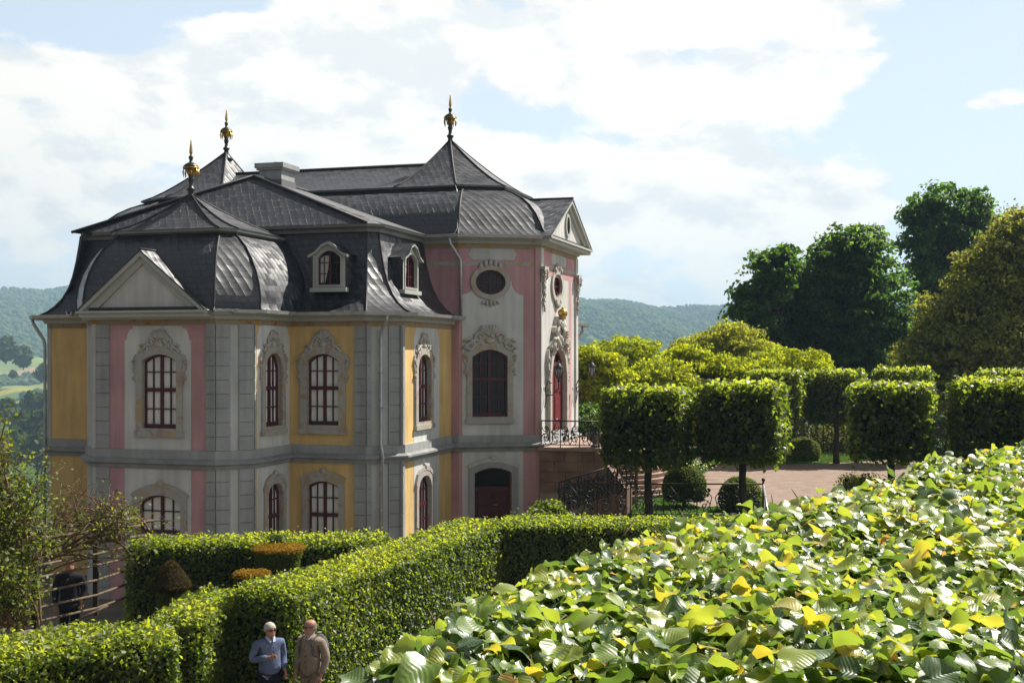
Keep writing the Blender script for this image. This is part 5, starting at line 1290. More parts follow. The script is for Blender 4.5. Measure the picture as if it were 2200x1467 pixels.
tree('tall_broadleaf_tree', 'tallest dark tree with an airy top behind the bronze-green tree', [(2020, 450, 62, 50), (1985, 520, 55, 60), (2060, 520, 70, 60), (2105, 470, 36, 40), (2010, 600, 62, 60), (2100, 580, 55, 60), (1975, 460, 36, 30), (2040, 680, 80, 70), (2090, 430, 34, 24)], 98, M['darkleaf'], 27000, .44, 2040, 1000, seed=4, gap=.18, clump=1.0, per=30)
tree('bronze_leaf_tree', 'big bronze-green spreading tree cut by the right edge of the photo', [(2130, 610, 95, 80), (2200, 540, 90, 80), (2050, 690, 80, 70), (2120, 740, 130, 80, -1), (2230, 680, 110, 100), (1985, 770, 60, 60), (2080, 810, 120, 60), (2190, 480, 36, 40), (2290, 600, 90, 120), (2000, 840, 60, 50)], 66, M['brownleaf'], 76000, .26, 2150, 985, seed=5, gap=.75, droop=.12, clump=.75, per=34)
gs = [('low golden-leaved shrub tree nearest the palace lanterns', 1275, [(1262, 800, 60, 50), (1250, 770, 40, 34), (1310, 800, 50, 44), (1275, 850, 60, 50)], 58),
      ('golden-leaved shrub tree with a flat domed top left of the hill gap', 1350, [(1345, 752, 72, 26), (1320, 780, 60, 34), (1395, 775, 56, 30), (1350, 820, 100, 44)], 64),
      ('golden-leaved shrub tree in layered shelves in front of the domed one', 1420, [(1425, 800, 64, 26), (1390, 825, 70, 34), (1455, 830, 60, 30), (1420, 870, 90, 46)], 60),
      ('small golden-leaved shrub tree with visible stems between taller ones', 1490, [(1480, 770, 44, 30), (1515, 795, 46, 28), (1495, 830, 70, 36)], 62),
      ('golden-leaved shrub tree half behind the far clipped limes', 1590, [(1560, 790, 56, 26), (1625, 805, 60, 30), (1590, 840, 90, 40)], 61),
      ('golden-leaved shrub tree with a broad flat top below the dark trees', 1700, [(1700, 768, 80, 22), (1660, 795, 70, 26), (1740, 795, 50, 24), (1700, 840, 90, 46)], 64)]
for i, (lab, tp, lb, d) in enumerate(gs):
    tree('golden_shrub_tree', lab, lb, d, M['goldleaf'], 15000, .19, tp, 985, 'golden-leaved shrub trees beyond the terrace', seed=10 + i, clump=.50, per=46, flat=.9, gap=.45)
tree('feathery_tree', 'pale feathery yellow-green tree rising behind the golden shrubs', [(1550, 745, 90, 40), (1500, 765, 60, 40), (1610, 755, 70, 44), (1570, 720, 50, 26), (1660, 790, 60, 40), (1560, 810, 110, 50)], 74, M['paleleaf'], 26000, .20, 1560, 980, seed=20, clump=.55, per=40, gap=.7)
# rounded shrub and flowering plants by the steps
def shrub(name, label, px, py, rx, ry, d, mat, n, leaf, cat='shrub', base=None, seed=0):
    return tree(name, label, [(px, py, rx, ry), (px - rx * .5, py + ry * .4, rx * .6, ry * .7), (px + rx * .5, py + ry * .4, rx * .6, ry * .7)], d, mat, n, leaf, px, base or py + ry * 1.3, None, cat, clump=.25, per=14, seed=seed)
shrub('leafy_shrub', 'leafy green shrub at the foot of the palace wall beside the sloping iron railing', 1178, 1100, 32, 22, 38.0, M['lime'], 2600, .12, seed=31, base=1130)
M['whitepetal'] = leafmat('white_petal', [(0, (.55, .55, .45)), (1, (.7, .7, .62))], trans=.3)
wf = shrub('flowering_plant', 'white flowering plants behind the box ball by the steps', 1490, 1006, 26, 12, 41.5, M['shrubleaf'], 900, .09, 'plant', seed=32, base=1030)
n = 220; c = at(1490, 1004, 41.4); P = NR.normal(0, 1, (n, 3)) * np.array([.32, .25, .12]) + np.array(c) + np.array([0, 0, .05])
leaf_obj('blossoms', P, np.tile([0, -.5, .8], (n, 1)), .06, M['whitepetal'], NR.random(n), wf, aspect=.9, origin=wf.location)
shrub('young_shoot', 'bright green shoot sticking up above the backlit hedge', 594, 1158, 12, 12, 27.6, M['hedge'], 220, .10, 'plant', seed=33, base=1185)
shrub('olive_shrub', 'low olive shrub at the foot of the third clipped lime tree', 1850, 1035, 42, 18, 37.9, M['brownleaf'], 1600, .09, seed=34, base=1075)
# dense shrubs behind the terrace railing
for i, (px, lab) in enumerate(((1625, 'dim shrubbery behind the lattice railing, left of the far box ball'), (1760, 'dim shrubbery behind the lattice railing, right of the far box ball'), (1900, 'dim shrubbery behind the lattice railing under the third clipped lime'), (2060, 'dim shrubbery behind the lattice railing near the right edge'), (1265, 'dark shrubbery beyond the landing below the golden shrubs'))):
    tree('background_shrub', lab, [(px, 915, 80, 50), (px + 40, 950, 60, 40), (px - 40, 950, 60, 40)], 63 if px > 1300 else 56, M['brownleaf'] if i != 4 else M['darkleaf'], 7000, .15, px, 990, 'shrubs behind the terrace railing', 'shrub', seed=40 + i, clump=.5, per=20)

# ---- valley trees seen past the palace's left corner
vt = None
for i, (px, py, w_, d, lab) in enumerate(((85, 915, 44, 430, 'broad round-crowned valley tree against the palace corner'), (45, 905, 30, 455, 'pale green valley tree left of the broad one'), (100, 870, 28, 520, 'valley tree above the broad one near the downpipe'), (70, 862, 26, 540, 'valley tree in the middle of the field edge'), (15, 880, 30, 500, 'valley tree at the left edge below the yellow strip'), (88, 965, 46, 380, 'dark lower valley tree beside the downpipe'), (30, 955, 44, 395, 'dark lower valley tree behind the climbing rose'), (95, 800, 22, 760, 'round tree at the end of the bare field'), (28, 803, 10, 800, 'little tree on the bare brown field'), (50, 765, 26, 820, 'tree line clump above the bare field'), (12, 748, 30, 800, 'tree line clump at the left edge above the bare field'))):
    if vt is None or i == 3:
        src = tree('valley_tree', lab, [(CX, HY - 5, 26, 22), (CX - 16, HY + 8, 20, 18), (CX + 17, HY + 7, 20, 19), (CX + 2, HY - 18, 16, 12), (CX, HY + 16, 24, 16)], 100, M['woods'], 2600, .5, CX, HY + 44, 'scattered valley trees', seed=60 + i, clump=.5, per=12)
        o = src; vt = src
    else: o = dup(vt, (0, 0, 0)); o['label'] = lab
    c = at(px, py, d); sc = w_ / F * d / (40 / F * 100); o.scale = (sc,) * 3; o.location = (c.x, d, c.z - 1.75 * sc); o.rotation_euler = (0, 0, i * 1.3)
# ================================================================== FOREGROUND LIME CANOPY
def big_leaf_templates(k, nu, nv, seed):
    r = np.random.default_rng(seed); out = []
    s = np.linspace(0, 1, nu); t = np.linspace(-1, 1, nv)
    for i in range(k):
        w = .56 * np.sin(np.pi * np.clip(s, 0, 1) ** .60) ** .75; w[0] = .20; w[-1] = .0
        w = w * (1 + .05 * np.sin(np.arange(nu) * 2.9 + i))
        S, T_ = np.meshgrid(s, t, indexing='ij'); Wd = w[:, None] * T_
        X = S - .06 * (1 - S) ** 6 * np.abs(T_) * 2.2                      # heart-shaped base
        fold = r.uniform(.1, .5); dro = r.uniform(.0, .7); ph = r.uniform(0, 6.28, 3); tw = r.uniform(-.5, .5); wav = r.uniform(.05, .15)
        Z = fold * np.abs(Wd) * r.choice([1, 1, -.6]) - dro * S ** 2 + wav * np.sin(7 * S + ph[0]) * np.abs(T_) ** 1.5 * np.sign(T_ + 1e-9) + wav * .8 * np.cos(9 * S + ph[1]) * np.abs(T_) ** 2 + tw * Wd * S + .005 * np.cos((S - .55 * np.abs(Wd)) * 24) * np.clip(1 - np.abs(T_) ** 4, 0, 1) * (nu > 7)
        V = np.stack([X - .1, Wd, Z], -1).reshape(-1, 3); UV = np.stack([S, Wd], -1).reshape(-1, 2)
        q = np.array([[a * nv + b, (a + 1) * nv + b, (a + 1) * nv + b + 1, a * nv + b + 1] for a in range(nu - 1) for b in range(nv - 1)])
        out.append((V, UV, q))
    return out
def big_leaves(name, P, Nn, tip, size, tint, mat, temps, parent, origin):
    k = NR.integers(0, len(temps), len(P)); Vs, Us, Qs, Ts = [], [], [], []; off = 0
    for i, (V, UV, q) in enumerate(temps):
        m_ = np.where(k == i)[0]
        if not len(m_): continue
        nn = nrm(Nn[m_]); t = nrm(tip[m_] - nn * np.sum(tip[m_] * nn, 1, keepdims=True)); b = np.cross(nn, t); s = size[m_][:, None, None]
        W_ = P[m_][:, None] + s * (V[None, :, 0:1] * t[:, None] + V[None, :, 1:2] * b[:, None] + V[None, :, 2:3] * nn[:, None])
        Vs.append(W_.reshape(-1, 3)); Qs.append((np.arange(len(m_))[:, None, None] * len(V) + q[None]).reshape(-1, 4) + off); off += len(m_) * len(V)
        Us.append(np.tile(UV[q].reshape(-1, 2), (len(m_), 1))); Ts.append(np.repeat(tint[m_], len(q)))
    V = np.concatenate(Vs) - np.array(origin); Q = np.concatenate(Qs); U = np.concatenate(Us); T_ = np.concatenate(Ts)
    me = bpy.data.meshes.new(name); me.vertices.add(len(V)); me.vertices.foreach_set('co', V.reshape(-1)); me.loops.add(Q.size); me.loops.foreach_set('vertex_index', Q.reshape(-1))
    me.polygons.add(len(Q)); me.polygons.foreach_set('loop_start', np.arange(len(Q)) * 4); me.polygons.foreach_set('loop_total', np.full(len(Q), 4))
    ul = me.uv_layers.new(name='UVMap'); ul.data.foreach_set('uv', U.reshape(-1)); a_ = me.attributes.new('tint', 'FLOAT', 'FACE'); a_.data.foreach_set('value', np.clip(T_, 0, 1).astype(np.float32))
    me.update(calc_edges=True); me.polygons.foreach_set('use_smooth', np.ones(len(Q), bool)); me.materials.append(mat)
    o = bpy.data.objects.new(name, me); COL.objects.link(o); o.parent = parent; return o
M['bigleaf'] = leafmat('large_lime_leaf', [(0, (.040, .085, .028)), (.40, (.085, .155, .035)), (.62, (.165, .255, .04)), (.80, (.28, .34, .05)), (.90, (.46, .35, .05)), (1, (.40, .22, .09))], trans=.45, rough=.40, spec=1.0, veins=True, tcol=1.9, base=1.0, coat=.55)
M['shoot'] = simple('young_lime_twig', (.16, .075, .035), .6, .3, var=.4, vscale=20)
CT = -.86
EY = np.array([2.0, 3.17, 3.5, 4.16, 4.6, 5.3, 6.0, 6.5, 7.0, 8.0, 9.4, 11.2, 13.5]); EX = np.array([-.66, -.50, -.43, -.19, -.04, .14, .52, .92, 1.40, 2.15, 3.2, 4.65, 6.5])
can = empty('clipped_lime_canopy', (3.0, 5.0, 0)); tag(can, 'flat clipped top of a lime arbour with large leaves filling the foreground', 'arbour')
def canopy(n, y0, y1, s0, s1, temps, deep):
    Y = NR.uniform(y0, y1, n); xe = np.interp(Y, EY, EX); xr = .47 * Y + 1.4; X = xe - .06 + NR.random(n) ** 1.15 * (xr - xe)
    P = np.stack([X, Y, 0 * X], 1); ed = X - xe
    bump = .055 * vnoise(P, 71, 2.1) + .05 * vnoise(P, 72, 5.5)
    dz = -np.abs(NR.normal(0, deep, n)); lift = NR.random(n) < .10; dz[lift] = np.abs(NR.normal(0, .035, lift.sum()))
    P[:, 2] = CAMZ + CT + bump + dz - .16 * np.exp(-np.clip(ed, 0, 9) / .14) + .10 * sstep(Y, 8, 13)
    N_ = np.stack([NR.normal(.12, .42, n), NR.normal(.04, .42, n), np.ones(n)], 1); tip = np.stack([NR.normal(-.3, 1, n), NR.normal(-.2, 1, n), NR.normal(-.25, .2, n)], 1)
    c = vnoise(P, 75, 1.3); tint = .26 + .13 * c + NR.normal(0, .14, n); y_ = NR.random(n)
    yg = y_ < (.30 + .14 * c + .10 * sstep(Y, 5, 10)); tint[yg] = NR.uniform(.52, .82, yg.sum()); og = (y_ > .945); tint[og] = NR.uniform(.84, 1.0, og.sum())
    up = lift & (NR.random(n) < .7); tint[up] = NR.uniform(.6, .88, up.sum())
    size = NR.uniform(s0, s1, n) * np.where(og, .62, 1) * np.where(yg, .88, 1)
    return P, N_, tip, size, tint
tA = big_leaf_templates(12, 10, 7, 1); tB = big_leaf_templates(8, 7, 5, 2)
a = canopy(14000, 3.0, 6.0, .045, .095, tA, .065); big_leaves('leaves', *a[:4], a[4], M['bigleaf'], tA, can, can.location)
a = canopy(17000, 5.6, 13.5, .055, .105, tB, .065); big_leaves('leaves', *a[:4], a[4], M['bigleaf'], tB, can, can.location)
# under-layer: shaded leaves deeper in, and the outer side of the arbour
n = 7000; Y = NR.uniform(1.8, 13.5, n); xe = np.interp(Y, EY, EX); X = xe + .05 + NR.random(n) * (.47 * Y + 1.3 - xe); P = np.stack([X, Y, CAMZ + CT - NR.uniform(.12, .42, n)], 1)
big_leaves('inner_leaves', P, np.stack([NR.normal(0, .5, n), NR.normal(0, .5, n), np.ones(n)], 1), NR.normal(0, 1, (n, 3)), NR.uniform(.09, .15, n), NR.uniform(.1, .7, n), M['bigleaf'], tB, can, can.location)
n = 5200; Y = NR.uniform(1.8, 13.5, n); xe = np.interp(Y, EY, EX); P = np.stack([xe + NR.normal(.05, .06, n), Y, CAMZ + CT - NR.uniform(.05, 1.7, n)], 1)
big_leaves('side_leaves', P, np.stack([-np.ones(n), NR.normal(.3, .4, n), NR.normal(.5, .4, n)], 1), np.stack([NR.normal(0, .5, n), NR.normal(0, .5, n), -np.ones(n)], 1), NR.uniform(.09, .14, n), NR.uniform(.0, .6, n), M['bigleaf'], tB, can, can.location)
tw = MB()
for i in range(90):
    y = RND.uniform(2.4, 9); x0 = float(np.interp(y, EY, EX)); x = x0 + RND.random() ** 1.2 * (.45 * y + .8 - x0); p = Vector((x, y, CAMZ + CT - .12)); q = p + Vector((RND.uniform(-.2, .2), RND.uniform(-.2, .1), RND.uniform(.10, .19)))
    tw.tube([p, p.lerp(q, .5) + Vector((RND.uniform(-.03, .03), 0, .02)), q], [.0045, .0035, .002], 5)
tag(tw.build('shoots', M['shoot'], can), kind='stuff')
br = MB()
for i in range(26):
    y = RND.uniform(1.9, 12); x0 = float(np.interp(y, EY, EX)); br.tube([Vector((x0 + .15, y, CAMZ + CT - .35)), Vector((x0 + 1.4, y + RND.uniform(-.4, .4), CAMZ + CT - .42)), Vector((x0 + 3.2, y + RND.uniform(-.5, .5), CAMZ + CT - .40))], [.012, .022, .03], 6)
br.build('branches', M['bark'], can)
for x, y in ((1.6, 3.2), (3.2, 5.6), (4.6, 8.0), (6.2, 10.5)):
    tb_ = MB(); tb_.tube([Vector((x, y, -.1)), Vector((x + .05, y, 2.5)), Vector((x, y, CAMZ + CT - .4))], [.14, .10, .08], 9); tb_.build('trunk', M['bark'], can)
# ================================================================== ARBOUR, ROSE AND PEOPLE
M['wood'] = simple('weathered_larch', (.16, .12, .08), .85, .1, col2=(.09, .068, .048), vscale=5, bump=.4, bscale=30)
M['darkwood'] = simple('dark_post', (.04, .032, .025), .85, .1, var=.3, vscale=5)
tr = empty('trellis_fence', at(150, 1340, 25.5)); tag(tr, 'weathered timber trellis of slanting rails and dark posts at the left edge', 'trellis')
P0, P1, P2 = (75, 23.4), (206, 26.0), (292, 28.6)
for px, d, y0_, y1_ in ((75, 23.4, 1185, 1350), (206, 26.0, 1165, 1320), (-30, 22.0, 1200, 1380)):
    a, b = at(px, y1_, d), at(px, y0_, d); mb = MB(); mb.box((a + b) / 2, Vector((.05, 0, 0)), Vector((0, .05, 0)), (b - a) / 2); mb.build('post', M['darkwood'], tr)
for k, (ya, yb, yc) in enumerate(((1218, 1190, 1168), (1246, 1214, 1192), (1280, 1246, 1216), (1312, 1278, 1244), (1342, 1306, 1272))):
    p, q, r = at(-40, ya + 22, 22.0), at(206, yb, 25.9), at(300, yc, 28.4); mb = MB(); mb.tube([p, p.lerp(q, .5) + UP * .01, q, r], .028, 6); mb.build('rail', M['wood'], tr)
rs = [(at(232, 1300, 24.6), at(160, 1335, 24.2))]
for p, q in rs: mb = MB(); mb.tube([p, q], .03, 6); mb.build('rail', M['wood'], tr)

M['roseleaf'] = leafmat('rose_leaf', [(0, (.04, .065, .010)), (.5, (.085, .12, .016)), (1, (.17, .20, .03))], trans=.45, rough=.5, spec=.35, tcol=3.6)
M['cane'] = simple('brown_cane', (.10, .06, .035), .8, .15, col2=(.17, .11, .06), vscale=6)
def canes(name, label, base, tips, d, nleaf, leafs, seed, cat='climber', twig=2, spread=.25, r0=.03):
    """tangle of arching canes with side twigs; leaves along them"""
    rr = random.Random(seed); bl = base if isinstance(base, list) else [base]; b = at(bl[0][0], bl[0][1], d); root = empty(name, b); tag(root, label, cat); mb = MB(); pts = []
    for (px, py, dd) in tips:
        e = at(px, py, d + dd); bb = rr.choice(bl); s = at(bb[0], bb[1], d) + Vector((rr.uniform(-.3, .3), rr.uniform(-.3, .3), 0)); c1 = s.lerp(e, .35) + Vector((rr.uniform(-.3, .3), rr.uniform(-.3, .3), rr.uniform(.2, .6))); c2 = s.lerp(e, .75) + Vector((rr.uniform(-.2, .2), rr.uniform(-.2, .2), rr.uniform(.1, .35)))
        path = []
        for i in range(13):
            t = i / 12; path.append(s * (1 - t) ** 3 + c1 * 3 * t * (1 - t) ** 2 + c2 * 3 * t * t * (1 - t) + e * t ** 3)
        mb.tube(path, [r0 * (1 - .8 * i / 12) for i in range(13)], 5); pts += path[4:]
        for k in range(twig):
            p = path[rr.randint(4, 11)]; q = p + Vector((rr.gauss(0, spread), rr.gauss(0, spread), rr.gauss(.08, spread))); m_ = p.lerp(q, .5) + Vector((0, 0, rr.uniform(0, .1))); mb.tube([p, m_, q], [r0 * .35, r0 * .25, .004], 4); pts += [m_, q, q]
    mb.build('canes', M['cane'], root)
    if nleaf:
        A_ = np.array([tuple(p) for p in pts]); k = NR.integers(0, len(A_), nleaf); P = A_[k] + NR.normal(0, leafs * 1.15, (nleaf, 3)); leaf_obj('leaves', P, np.tile([.2, -.2, .8], (nleaf, 1)), NR.uniform(.6, 1.3, nleaf) * leafs, M['roseleaf'], .45 + NR.normal(0, .25, nleaf), root, rand=.8, aspect=.7, origin=root.location)
    return root
rr = random.Random(3)
canes('climbing_rose', 'big tangled climbing rose with yellow-green leaves over the trellis at the left edge', [(-30, 1330), (20, 1250), (45, 1150), (0, 1080), (-40, 1000), (70, 1200)], [(rr.uniform(-70, 25), rr.uniform(890, 985), rr.uniform(-1, 1)) for _ in range(16)] + [(rr.uniform(-40, 100), rr.uniform(1010, 1200), rr.uniform(-1, 1)) for _ in range(42)], 22.8, 5200, .085, 5, twig=5, spread=.3)
canes('bare_shrub', 'leafless brown twiggy climber tangled over the arbour top in front of the yellow wall', [(110, 1150), (150, 1140), (190, 1130), (230, 1125), (270, 1125), (300, 1130)], [(rr.uniform(110, 260), rr.uniform(1040, 1110), rr.uniform(-.5, 1)) for _ in range(12)] + [(rr.uniform(130, 330), rr.uniform(1100, 1155), rr.uniform(-.4, 1)) for _ in range(46)], 27.0, 350, .06, 6, 'shrub', twig=7, spread=.22, r0=.02)
canes('trailing_rose', 'trailing rose canes with scattered leaf sprigs arching towards the backlit hedge', [(60, 1240), (110, 1200), (170, 1170), (205, 1165), (230, 1160)], [(rr.uniform(120, 330), rr.uniform(1110, 1205), rr.uniform(-.5, 1)) for _ in range(24)] + [(385, 1120, .5), (300, 1105, .5), (340, 1150, 0), (290, 1215, 0), (250, 1230, 0)], 25.2, 800, .09, 7, twig=3)
canes('low_rose', 'leafy rose growth at the foot of the trellis', [(-20, 1350), (25, 1350), (60, 1345)], [(rr.uniform(-40, 75), rr.uniform(1180, 1330), rr.uniform(-.6, .4)) for _ in range(26)], 22.0, 2000, .09, 8, twig=3)
for k, (xa, ya, xb, yb, dd) in enumerate(((-30, 1172, 300, 1128, 25.5), (40, 1150, 330, 1118, 27.5), (205, 1165, 310, 1150, 26.5))):
    p, q = at(xa, ya, dd - (2 if k < 2 else 0)), at(xb, yb, dd + 1); mb = MB(); mb.tube([p, p.lerp(q, .5), q], .04, 6); mb.build('top_beam', M['wood'], tr)

# ---- people
SKIN = simple('skin', (.42, .20, .14), .55, .35, var=.12, vscale=20)
def skinned(name, nodes, edges, mat, parent, sub=2, root=0):
    """one smooth surface grown round a skeleton: nodes = {key: ((x, y, z), rx, ry)}"""
    keys = list(nodes); me = bpy.data.meshes.new(name); org = Vector((0, 0, 0)); pr = parent
    while pr is not None: org += pr.location; pr = pr.parent
    me.from_pydata([Vector(nodes[k][0]) - org for k in keys], [(keys.index(a), keys.index(b)) for a, b in edges], [])
    o = bpy.data.objects.new(name, me); COL.objects.link(o); sk = o.modifiers.new('skin', 'SKIN'); sk.use_smooth_shade = True; sk.branch_smoothing = .6
    for i, k in enumerate(keys):
        v = me.skin_vertices[0].data[i]; v.radius = nodes[k][1:3]; v.use_root = (i == root)
    sb = o.modifiers.new('sub', 'SUBSURF'); sb.levels = sb.render_levels = sub
    dg = bpy.context.evaluated_depsgraph_get(); m2 = bpy.data.meshes.new_from_object(o.evaluated_get(dg)); m2.name = name
    o.modifiers.clear(); o.data = m2; bpy.data.meshes.remove(me); m2.materials.clear(); m2.materials.append(mat)
    m2.polygons.foreach_set('use_smooth', [True] * len(m2.polygons)); m2.update()
    o.parent = parent; return o
def head_mesh(mb, c, fwd, up, hh):
    """skull, jaw, nose, ears as one surface of revolution-like rings"""
    r = fwd.cross(up).normalized(); n = 16; rows = []
    prof = [(-.50, .10, .13, .10), (-.44, .22, .26, .16), (-.34, .30, .34, .12), (-.22, .335, .375, .07), (-.08, .355, .40, .03), (.06, .37, .42, .0), (.20, .375, .43, -.02), (.34, .335, .39, -.03), (.44, .24, .28, -.03), (.495, .10, .12, -.03)]
    vs = []; fs = []
    for z, rx, ry, of in prof:
        for k in range(n):
            t = 2 * math.pi * k / n; f_ = math.cos(t); s_ = math.sin(t); ex = 0
            if abs(s_) < .2 and f_ > 0: ex = {-.08: .085, .06: .04, -.22: .03, -.34: .035, -.44: .03}.get(z, 0)       # nose, lips, chin
            if f_ > .5 and .05 < abs(s_) < .75 and z == .06: ex -= .03                                                  # eye sockets
            vs.append(c + fwd * (hh * (f_ * ry + of + ex)) + r * (hh * s_ * rx) + up * (hh * z))
    for i in range(len(prof) - 1):
        for k in range(n): fs.append((i * n + k, i * n + (k + 1) % n, (i + 1) * n + (k + 1) % n, (i + 1) * n + k))
    fs += [tuple(range(n))[::-1], tuple((len(prof) - 1) * n + k for k in range(n))]
    mb.add(vs, fs, smooth=True)
    for s in (-1, 1): mb.ball(c + r * (s * hh * .375) - up * (hh * .03) - fwd * (hh * .02), r * (hh * .04), fwd * (hh * .09), up * (hh * .13), 8, 6)
def person(label, px, d, top_py, face, headface, jacket, shirt, trousers, hair, arms, bald=False, pack=None, glasses=True, wide=1.0, skirt=0):
    zt = CAMZ + (HY - top_py) / F * d; c = at(px, 0, d); zg = CAMZ + float(ground_h(np.array([c.x]), np.array([d]))[0]); Hh = zt - zg
    base = Vector((c.x, d, zg)); fw = Vector((math.sin(face), -math.cos(face), 0)); rt = Vector((-fw.y, fw.x, 0)) * 1.0   # rt = the person's left
    hf = Vector((math.sin(headface), -math.cos(headface), -.06)).normalized()
    root = empty('person', base); tag(root, label, 'person')
    k = Hh / 1.72
    def p(side, f_, z): return base + rt * (side * k) + fw * (f_ * k) + UP * (z * k)
    nd = {}; ed = []
    def add(key, pos, rx, ry=None, to=None):
        nd[key] = (tuple(pos), rx * k, (ry or rx) * k)
        if to: ed.append((to, key))
    add('pelvis', p(0, 0, .95), .12, .09); add('waist', p(0, .01, 1.10), .11, .085, 'pelvis'); add('chest', p(0, .0, 1.28), .125, .085, 'waist'); add('neck0', p(0, -.015, 1.42), .06, .06, 'chest'); add('neck1', p(0, .0, 1.52), .058, .058, 'neck0'); add('skull', p(0, .015, 1.58), .06, .06, 'neck1')
    hands = []
    for s, nm in ((1, 'L'), (-1, 'R')):
        el, wr = arms[nm]
        add('sh' + nm, p(s * .175 * wide, -.015, 1.38), .045, .045, 'chest'); add('el' + nm, p(*el), .04, .04, 'sh' + nm); add('wr' + nm, p(*wr), .03, .03, 'el' + nm)
        dr = (p(*wr) - p(*el)).normalized(); pl = p(*wr) + dr * .075 * k; add('pa' + nm, pl, .036, .022, 'wr' + nm); hands.append((p(*wr), dr, s, nm))
        add('hip' + nm, p(s * .09, 0, .88), .10, .10, 'pelvis'); add('kn' + nm, p(s * .10, .02, .50), .062, .062, 'hip' + nm); add('an' + nm, p(s * .11, -.02, .10), .042, .042, 'kn' + nm); add('to' + nm, p(s * .13, .14, .04), .04, .03, 'an' + nm)
    for w_, dr, s, nm in hands:
        sd = dr.cross(fw if abs(dr.dot(fw)) < .8 else rt).normalized(); inn = sd.cross(dr).normalized()
        for i, (o_, ln) in enumerate(((-.027, .062), (-.009, .074), (.010, .069), (.027, .052))):
            b0 = w_ + dr * (.085 * k) + sd * (o_ * k); b1 = b0 + dr * (ln * .55 * k) + inn * (.012 * k); b2 = b1 + dr * (ln * .3 * k) + inn * (.03 * k)
            add(f'f{nm}{i}a', b0, .0095, .0095, 'pa' + nm); add(f'f{nm}{i}b', b1, .0085, .0085, f'f{nm}{i}a'); add(f'f{nm}{i}c', b2, .007, .007, f'f{nm}{i}b')
        t0 = w_ + dr * (.04 * k) + sd * (-.034 * k); add(f't{nm}a', t0, .011, .011, 'pa' + nm); add(f't{nm}b', t0 + dr * .035 * k - sd * .022 * k + inn * .015 * k, .009, .009, f't{nm}a')
    skinned('body', nd, ed, SKIN, root, 1)
    hc = p(0, .02, 1.72 - .118) ; hm = MB(); head_mesh(hm, hc, hf, (UP - hf * hf.z).normalized(), .235 * k); hd = hm.build('head', SKIN, root); hd.modifiers.new('s', 'SUBSURF').levels = 1; hd.modifiers['s'].render_levels = 1
    up_ = (UP - hf * hf.z).normalized(); hr = hf.cross(up_).normalized(); hh = .235 * k
    hb = MB(); vs = []; fs = []; n = 18
    for i in range(7):                      # hair cap with a hairline higher at the forehead
        for q in range(n):
            t = 2 * math.pi * q / n; fr_ = (math.cos(t) + 1) / 2
            lo = (-.20 + .42 * fr_ ** 1.4) if not bald else (-.16 + .10 * fr_)
            hi = .53 if not bald else (.26 - .16 * fr_)
            z = lo + (hi - lo) * i / 6; rr_ = math.sqrt(max(.0, 1 - (max(0, z - .12) / .42) ** 2)) if z > .12 else 1 - .25 * max(0, -.05 - z)
            if bald and fr_ > .72: rr_ *= .93
            vs.append(hc + hf * (hh * (math.cos(t) * .455 * rr_ - .035)) + hr * (hh * math.sin(t) * .41 * rr_) + up_ * (hh * z))
    for i in range(6):
        for q in range(n): fs.append((i * n + q, i * n + (q + 1) % n, (i + 1) * n + (q + 1) % n, (i + 1) * n + q))
    if not bald: fs.append(tuple(6 * n + q for q in range(n)))
    hb.add(vs, fs, smooth=True); hb.build('hair', hair, root)
    if glasses:
        g = MB()
        for s in (-1, 1): g.ball(hc + hf * (hh * .41) + hr * (s * hh * .165) + up_ * (hh * .06), hr * (hh * .135), hf * (hh * .05), up_ * (hh * .095), 10, 6); g.tube([hc + hf * (hh * .40) + hr * (s * hh * .27) + up_ * (hh * .07), hc - hf * (hh * .0) + hr * (s * hh * .40) + up_ * (hh * .07)], hh * .02, 4)
        g.tube([hc + hf * (hh * .44) - hr * (hh * .06) + up_ * (hh * .07), hc + hf * (hh * .44) + hr * (hh * .06) + up_ * (hh * .07)], hh * .02, 4); g.build('sunglasses', M['lensblack'], root)
    # jacket over the trunk and arms
    nd2 = {}; ed2 = []
    def a2(key, pos, rx, ry, to=None):
        nd2[key] = (tuple(pos), rx * k, ry * k)
        if to: ed2.append((to, key))
    a2('hem', p(0, 0, .80 - skirt), .20 * wide, .165); a2('waist', p(0, .01, 1.06), .19 * wide, .155, 'hem'); a2('chest', p(0, .01, 1.29), .20 * wide, .158, 'waist'); a2('yoke', p(0, -.01, 1.42), .15, .115, 'chest'); a2('col', p(0, -.012, 1.49), .082, .082, 'yoke')
    for s, nm in ((1, 'L'), (-1, 'R')):
        el, wr = arms[nm]; a2('sh' + nm, p(s * .195 * wide, -.01, 1.385), .088, .088, 'yoke'); a2('el' + nm, p(*el), .072, .072, 'sh' + nm); e_, w_ = p(*el), p(*wr); a2('cf' + nm, e_.lerp(w_, .90), .052, .052, 'el' + nm)
    jk = skinned('jacket', nd2, ed2, jacket, root, 2)
    tr_ = {}; et = []
    tr_['pel'] = (tuple(p(0, 0, .93)), .165 * wide * k, .13 * k)
    for s, nm in ((1, 'L'), (-1, 'R')):
        for key, pos, r_, to in (('hp', p(s * .09, 0, .84), .112, 'pel'), ('kn', p(s * .10, .02, .50), .085, 'hp'), ('an', p(s * .11, -.02, .10), .075, 'kn')):
            tr_[key + nm] = (tuple(pos), r_ * k, r_ * k); et.append((to if to == 'pel' else to + nm, key + nm))
    skinned('trousers', tr_, et, trousers, root, 2)
    cl = MB()                                # shirt collar and front opening
    for s in (-1, 1):
        a, b = p(s * .062, .03, 1.515), p(s * .012, .125, 1.42); e_ = p(s * .06, .125, 1.425); f_ = p(s * .085, .03, 1.49); cl.add([a, b, e_, f_], [(0, 1, 2, 3)]); cl.add([a + UP * .012, b + fw * .012, p(s * .025, .105, 1.475)], [(0, 1, 2)])
